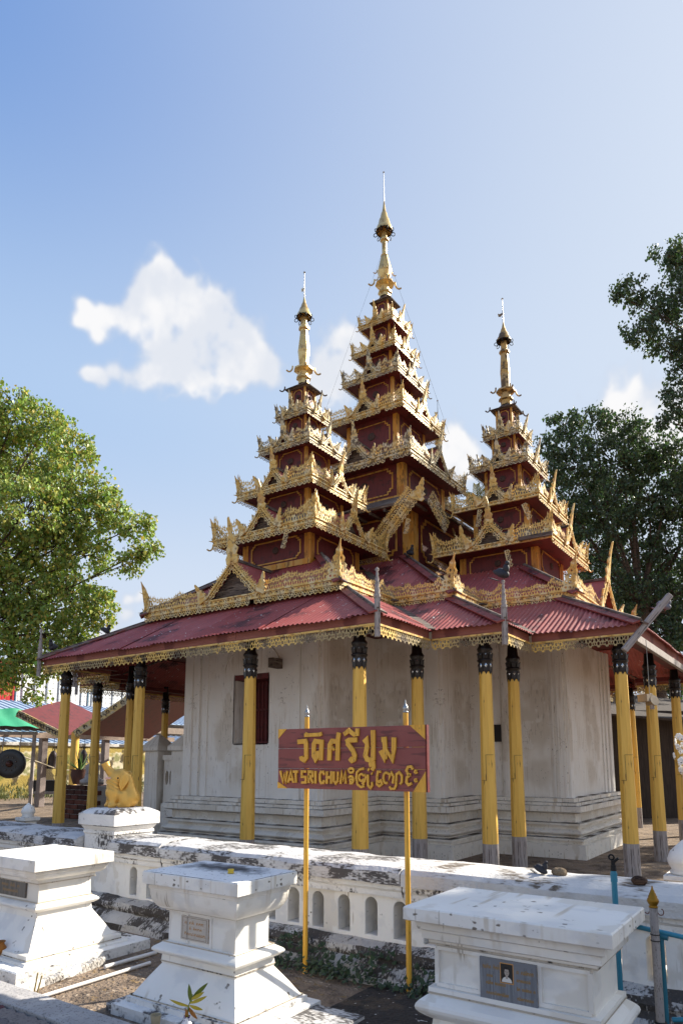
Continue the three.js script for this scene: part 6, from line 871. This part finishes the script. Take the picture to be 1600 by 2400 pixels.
// brick stack with pot plant and small white figure
{
  const bp = onY(200, 1918, 0), B = thing('brick_stack', 'low stack of old red bricks behind the yellow corner posts', 'brick stack', [bp.x, 0, bp.z], 0), bg = boxUV(prep(new RoundedBoxGeometry(0.3, 0.11, 0.15, 2, 0.012))), bm = [0x8a4a38, 0x74402f, 0x9a5a44, 0x643626].map((c) => M({ map: concreteTex, color: c, roughness: 0.95 })), R = rngOf(4);
  for (let j = 0; j < 7; j++) for (let i = 0; i < 5; i++) for (const z of [0, 0.5]) { const o = put('brick', bg, bm[Math.floor(R() * 4)], B); o.position.set(-0.7 + i * 0.32 + (j % 2) * 0.15, 0.06 + j * 0.128, z - 0.25 + (R() - 0.5) * 0.02); o.rotation.y = (R() - 0.5) * 0.05; } put('mortar', new Kit().box(1.62, 0.86, 0.56, 0.02, 0.44, 0).geo(), mat.concrete, B);
  const P = thing('pot_plant', 'spiky green plant in a clay pot standing on the brick stack', 'plant', [bp.x - 0.35, 0.9, bp.z]); put('pot', new Kit().lathe([[0, 0], [0.16, 0], [0.24, 0.25], [0.22, 0.36], [0.26, 0.4], [0.22, 0.4], [0.2, 0.3]], 16).geo(), M({ color: 0x5a3a30, roughness: 0.8 }), P);
  const lf = (() => { const g = new THREE.ConeGeometry(0.035, 0.62, 4); g.translate(0, 0.31, 0); g.scale(1, 1, 0.25); return boxUV(prep(g)); })(), lm = M({ color: 0x3f5a22, roughness: 0.6, bump: null }); for (let i = 0; i < 22; i++) { const o = put('leaf', lf, lm, P); o.position.y = 0.36; o.rotation.set(0.25 + hash(i, 1, 1) * 0.9, hash(i, 2, 2) * 6.28, 0, 'YXZ'); }
  const S = thing('seated_figure', 'small white stone seated figure on the brick stack beside the pot plant', 'statue', [bp.x + 0.35, 0.9, bp.z + 0.1]); put('figure', new Kit().lathe([[0, 0], [0.3, 0], [0.31, 0.12], [0.2, 0.18], [0.17, 0.34], [0.19, 0.5], [0.09, 0.58], [0.09, 0.62], [0.12, 0.7], [0.11, 0.8], [0.04, 0.86], [0.015, 0.98]], 18).geo(), M({ map: concreteTex, color: 0xf0eae6, roughness: 0.8 }), S);
}
// low gabled roof of the side entrance, seen past the corner post
{
  const D = 19.5, A = onD(42, 1667, D), Bq = onD(152, 1722, D), Cc = onD(176, 1716, D - 0.2), Dd = onD(450, 1534, D - 0.2), g = thing('entrance_roof', 'low red side entrance roofs with pale carved bargeboards meeting in a valley, left of the temple', 'roof', [0, 0, 0]);
  const back = V3(-Math.sin(YAW), 0, -Math.cos(YAW)), slab = (name, p, q, up, m, dep = 3.4) => { const a = p.clone(), b = q.clone(), c = q.clone().addScaledVector(back, dep).add(V3(0, up, 0)), d = p.clone().addScaledVector(back, dep).add(V3(0, up, 0)); const geo = new THREE.BufferGeometry(), P = [a, b, c, d], lo = P.map((v) => v.clone().add(V3(0, -0.06, 0))), f = (i, j, k) => [...i.toArray(), ...j.toArray(), ...k.toArray()]; geo.setAttribute('position', new THREE.Float32BufferAttribute([...f(a, b, c), ...f(a, c, d), ...f(lo[0], lo[2], lo[1]), ...f(lo[0], lo[3], lo[2]), ...[0, 1, 2, 3].flatMap((i) => { const j = (i + 1) % 4; return [...f(P[i], lo[i], lo[j]), ...f(P[i], lo[j], P[j])]; })], 3)); geo.computeVertexNormals(); return put(name, boxUV(geo), m, g); };
  slab('roof_slope', A, Bq, 0.62, mat.maroon); slab('roof_slope', Cc, Dd, 0.1, mat.maroon, 7.5);
  for (const [p, q] of [[A, Bq], [Cc, Dd]]) { const k = new Kit().beam(p.clone().add(V3(0, -0.06, 0)), q.clone().add(V3(0, -0.06, 0)), 0.05, 0.2); put('bargeboard', k.geo(), mat.goldOld, g); const L = p.distanceTo(q), n = 16; for (let i = 0; i < n; i++) { const c = p.clone().lerp(q, (i + 0.5) / n).add(V3(Math.sin(YAW) * 0.04, -0.06, Math.cos(YAW) * 0.04)); put('carved_scroll', scrollG(), mat.timber, g).position.copy(c); } }
  const ps = onD(178, 1716, D); put('support_post', new Kit().cyl(0.12, 0.11, ps.y, 0, ps.y / 2, 0, 8).geo(), mat.yellow, g).position.set(ps.x, 0, ps.z);
}
function scrollG() { scrollG.g ??= new Kit().add(new THREE.TorusGeometry(0.045, 0.014, 5, 10, 4.6), mtx(0, 0, 0, 0, YAW)).geo(); return scrollG.g; }
// white parapet beside the steps on the left of the temple
{
  const px0 = onD(393, 1700, 17.4), W = thing('step_parapet', 'white parapet with oval piercings and pyramid capped posts by the temple steps', 'parapet', [-11.4, 0, -9.6], 0);
  const a = onZ(388, 1880, -9.6), b = onZ(440, 1880, -9.6); const x0 = a.x + 11.4, x1 = b.x + 11.4; for (const x of [x0 - 0.25, x1 - 0.1]) { put('post', boxUV(sweep(rect(x - 0.19, x + 0.19, -0.19, 0.19), [[0.06, 0], [0.06, 0.3], [0, 0.34], [0, 1.72], [0.06, 1.74], [0.06, 1.82], [-0.16, 2.06]], true)), mat.wall, W); }
  const s = new THREE.Shape([V2(x0, 0.7), V2(x1, 0.7), V2(x1, 1.55), V2(x0, 1.55)]); const n = 5; for (let i = 0; i < n; i++) { const h = new THREE.Path(); h.absellipse(x0 + (x1 - x0) * (i + 0.8) / (n + 0.4), 1.2, 0.05, 0.14, 0, Math.PI * 2, true); s.holes.push(h); } put('pierced_panel', new Kit().add(new THREE.ExtrudeGeometry(s, { depth: 0.14, bevelEnabled: false }), mtx(0, 0, -0.07)).box(x1 - x0, 0.7, 0.24, (x0 + x1) / 2, 0.35, 0).box(x1 - x0, 0.1, 0.22, (x0 + x1) / 2, 1.6, 0).geo(), mat.wall, W);
}
// lotus bud markers behind the front wall
{
  const bud = (label, p, h, s) => { const T = thing('boundary_marker', label, 'marker', [p.x, 0, p.z]); put('pillar', boxUV(sweep(rect(-0.1 * s, 0.1 * s, -0.1 * s, 0.1 * s), [[0.04, 0], [0.04, 0.1], [0, 0.12], [0, h - 0.06], [0.03, h - 0.04], [0.03, h]], true)), mat.tomb, T); put('bud', new Kit().lathe([[0, 0], [0.09, 0], [0.1, 0.02], [0.085, 0.035], [0.105, 0.07], [0.11, 0.1], [0.09, 0.15], [0.05, 0.19], [0.012, 0.225], [0, 0.23]].map(([r, y]) => [r * s, y * s]), 20, mtx(0, h, 0)).geo(), mat.tomb, T); };
  const p1 = onD(66, 1915, 9.5); bud('white lotus bud marker just behind the left part of the balustrade wall', p1, p1.y - 0.0, 0.82); const p2 = onD(1606, 2050, 7.2); bud('white lotus bud marker behind the wall at the right, by the outermost posts', p2, p2.y, 1.5);
  const p3 = onD(1602, 1770, 6.6), F = thing('flower_finial', 'white plaster flower cluster finial on a slim white pole at the right', 'ornament', [p3.x, 0, p3.z]); put('pole', new Kit().cyl(0.03, 0.025, p3.y - 0.1, 0, (p3.y - 0.1) / 2, 0, 10).geo(), mat.tomb, F); for (let i = 0; i < 22; i++) { const a = i * 2.4, r = 0.035 + 0.05 * hash(i, 1, 1), y = p3.y - 0.16 + i * 0.017, k = new Kit(); for (let j = 0; j < 5; j++) { const b = j / 5 * 6.28 + i; k.add(new THREE.SphereGeometry(0.016, 8, 6), mtx(Math.cos(b) * 0.018, Math.sin(b) * 0.018, 0.006 * hash(i, j, 2), 0, 0, 0, V3(1, 0.8 + hash(i, j, 3) * 0.5, 0.5))); } const o = put('flower', k.geo(), mat.tomb, F); o.position.set(Math.cos(a) * r, y, Math.sin(a) * r); o.rotation.set(0.5 * Math.sin(i), -a + Math.PI / 2, 0.3 * Math.cos(i)); }
}
// right: dark shed, small white chedis, hanging loudspeaker
{
  const shadeBoard = M({ map: tex(256, (x, y) => m3([44, 36, 31], [78, 66, 57], fbm(x, y, 40, 4, 4, 281)), true, 1.2, 1.2), roughness: 0.95 });  // board colour darkened to stand in for the deep shade on the shed
  const D = 19, sp = onD(1540, 1800, D), S = thing('dark_shed', 'weathered timber shed, boards toned dark for shade, with a low pitched roof beyond the right hand posts', 'shed', [sp.x, 0, sp.z], YAW + 0.2);
  for (let i = 0; i < 14; i++) put('wall_board', new Kit().box(0.44, 2.9, 0.05, -3 + i * 0.45, 1.45, (i % 2) * 0.012).geo(), shadeBoard, S); put('roof', new Kit().box(7, 0.06, 3.4, 0.2, 3.1, -0.9, 0.3, 0, -0.06).geo(), shadeBoard, S); put('side_wall', new Kit().box(0.06, 2, 2.6, -3.2, 1.0, -1.3).box(0.06, 2, 2.6, 3.3, 1.0, -1.3).box(6.6, 2, 0.06, 0, 1, -2.6).geo(), shadeBoard, S);
  const chedi = (p, s, label) => { const T = thing('small_chedi', label, 'chedi', [p.x, 0, p.z]); put('base', boxUV(sweep(rect(-0.42 * s, 0.42 * s, -0.42 * s, 0.42 * s), [[0.05, 0], [0.05, 0.2], [0, 0.24], [0, 0.5 * s], [0.06, 0.52 * s], [0.06, 0.6 * s]], true)), mat.wall, T); put('spire', new Kit().lathe([[0.36, 0.6], [0.4, 0.68], [0.34, 0.76], [0.36, 0.84], [0.3, 0.96], [0.2, 1.12], [0.12, 1.2], [0.14, 1.26], [0.09, 1.36], [0.07, 1.5], [0.02, 1.8]].map(([r, y]) => [r * s, y * s]), 20).geo(), mat.wall, T); };
  chedi(onY(1498, 1893, 0), 0.95, 'small white chedi in the shade between the right hand posts'); chedi(onY(1610, 1900, 0), 1.0, 'small white chedi at the far right behind the outermost post');
  const lp = onD(1515, 1640, 9.4), L = thing('loudspeaker', 'grey horn loudspeaker hanging by a cord from the right corner of the eave', 'loudspeaker', [lp.x, lp.y, lp.z], YAW + 0.6); put('horn', new Kit().box(0.12, 0.1, 0.14, -0.05, 0.02, 0).add(new THREE.CylinderGeometry(0.075, 0.03, 0.14, 14), mtx(0.04, -0.03, 0.03, 1.3, 0, 0.2)).geo(), M({ color: 0x8a7a66, roughness: 0.7 }), L); put('bracket', new Kit().add(new THREE.TorusGeometry(0.04, 0.008, 6, 12), mtx(0.02, 0.04, 0.05)).cyl(0.03, 0.03, 0.06, 0.03, -0.1, 0.05, 8).geo(), mat.greyWood, L); put('cord', new Kit().bar(V3(0.02, 0.05, 0.03), V3(0.02, 3.2 - lp.y, 0.03), 0.004, 5).geo(), mat.silver, L);
}
// overhead wires far to the left, a palm behind the towers
{
  const W = thing('power_line', 'thin overhead wires crossing the sky beyond the left hip of the roof', 'wire', [0, 0, 0]); for (let i = 0; i < 4; i++) put('wire', new Kit().tube([onD(-60, 1468 + i * 9, 40), onD(230, 1500 + i * 7, 40), onD(520, 1512 + i * 9, 40)], 0.02, 12, 4).geo(), mat.iron, W);
  for (const [px, lab] of [[-70, 'grey power pole beyond the broad tree'], [525, 'grey power pole standing behind the temple']]) { const p = onD(px, 1600, 40), q = put('power_pole', new Kit().cyl(0.16, 0.12, p.y + 5.6, 0, (p.y + 5.6) / 2, 0, 8).geo(), mat.concrete); q.position.set(p.x, 0, p.z); tag(q, lab, 'pole', 'poles of the power line'); }
  const pp = onD(1118, 1190, 32), P = thing('palm_tree', 'small yellow green palm crown showing between the towers', 'palm', [pp.x, 0, pp.z]); put('trunk', new Kit().cyl(0.2, 0.14, pp.y, 0, pp.y / 2, 0, 10).geo(), barkMat, P); for (let i = 0; i < 16; i++) { const k = new Kit(), a = i / 16 * 6.28, L = 1.3; for (let j = 0; j < 14; j++) { const t = j / 14, x = t * L, y = 0.9 * t - 1.1 * t * t; for (const s of [-1, 1]) k.box(0.42 * (1 - t * 0.6), 0.01, 0.04, x + 0.1, y - 0.05, s * 0.13 * (1 - t * 0.4), 0, s * -0.7, -0.2); } k.tube([V3(0, 0, 0), V3(L * 0.5, 0.17, 0), V3(L, -0.2, 0)], 0.02, 8, 4); const o = put('frond', k.geo(), M({ color: 0x7a7a22, roughness: 0.5, bump: null }), P); o.position.y = pp.y; o.rotation.set(0, a, 0.35 + hash(i, 1, 1) * 0.5, 'YXZ'); }
}
renderer.render(scene, camera);
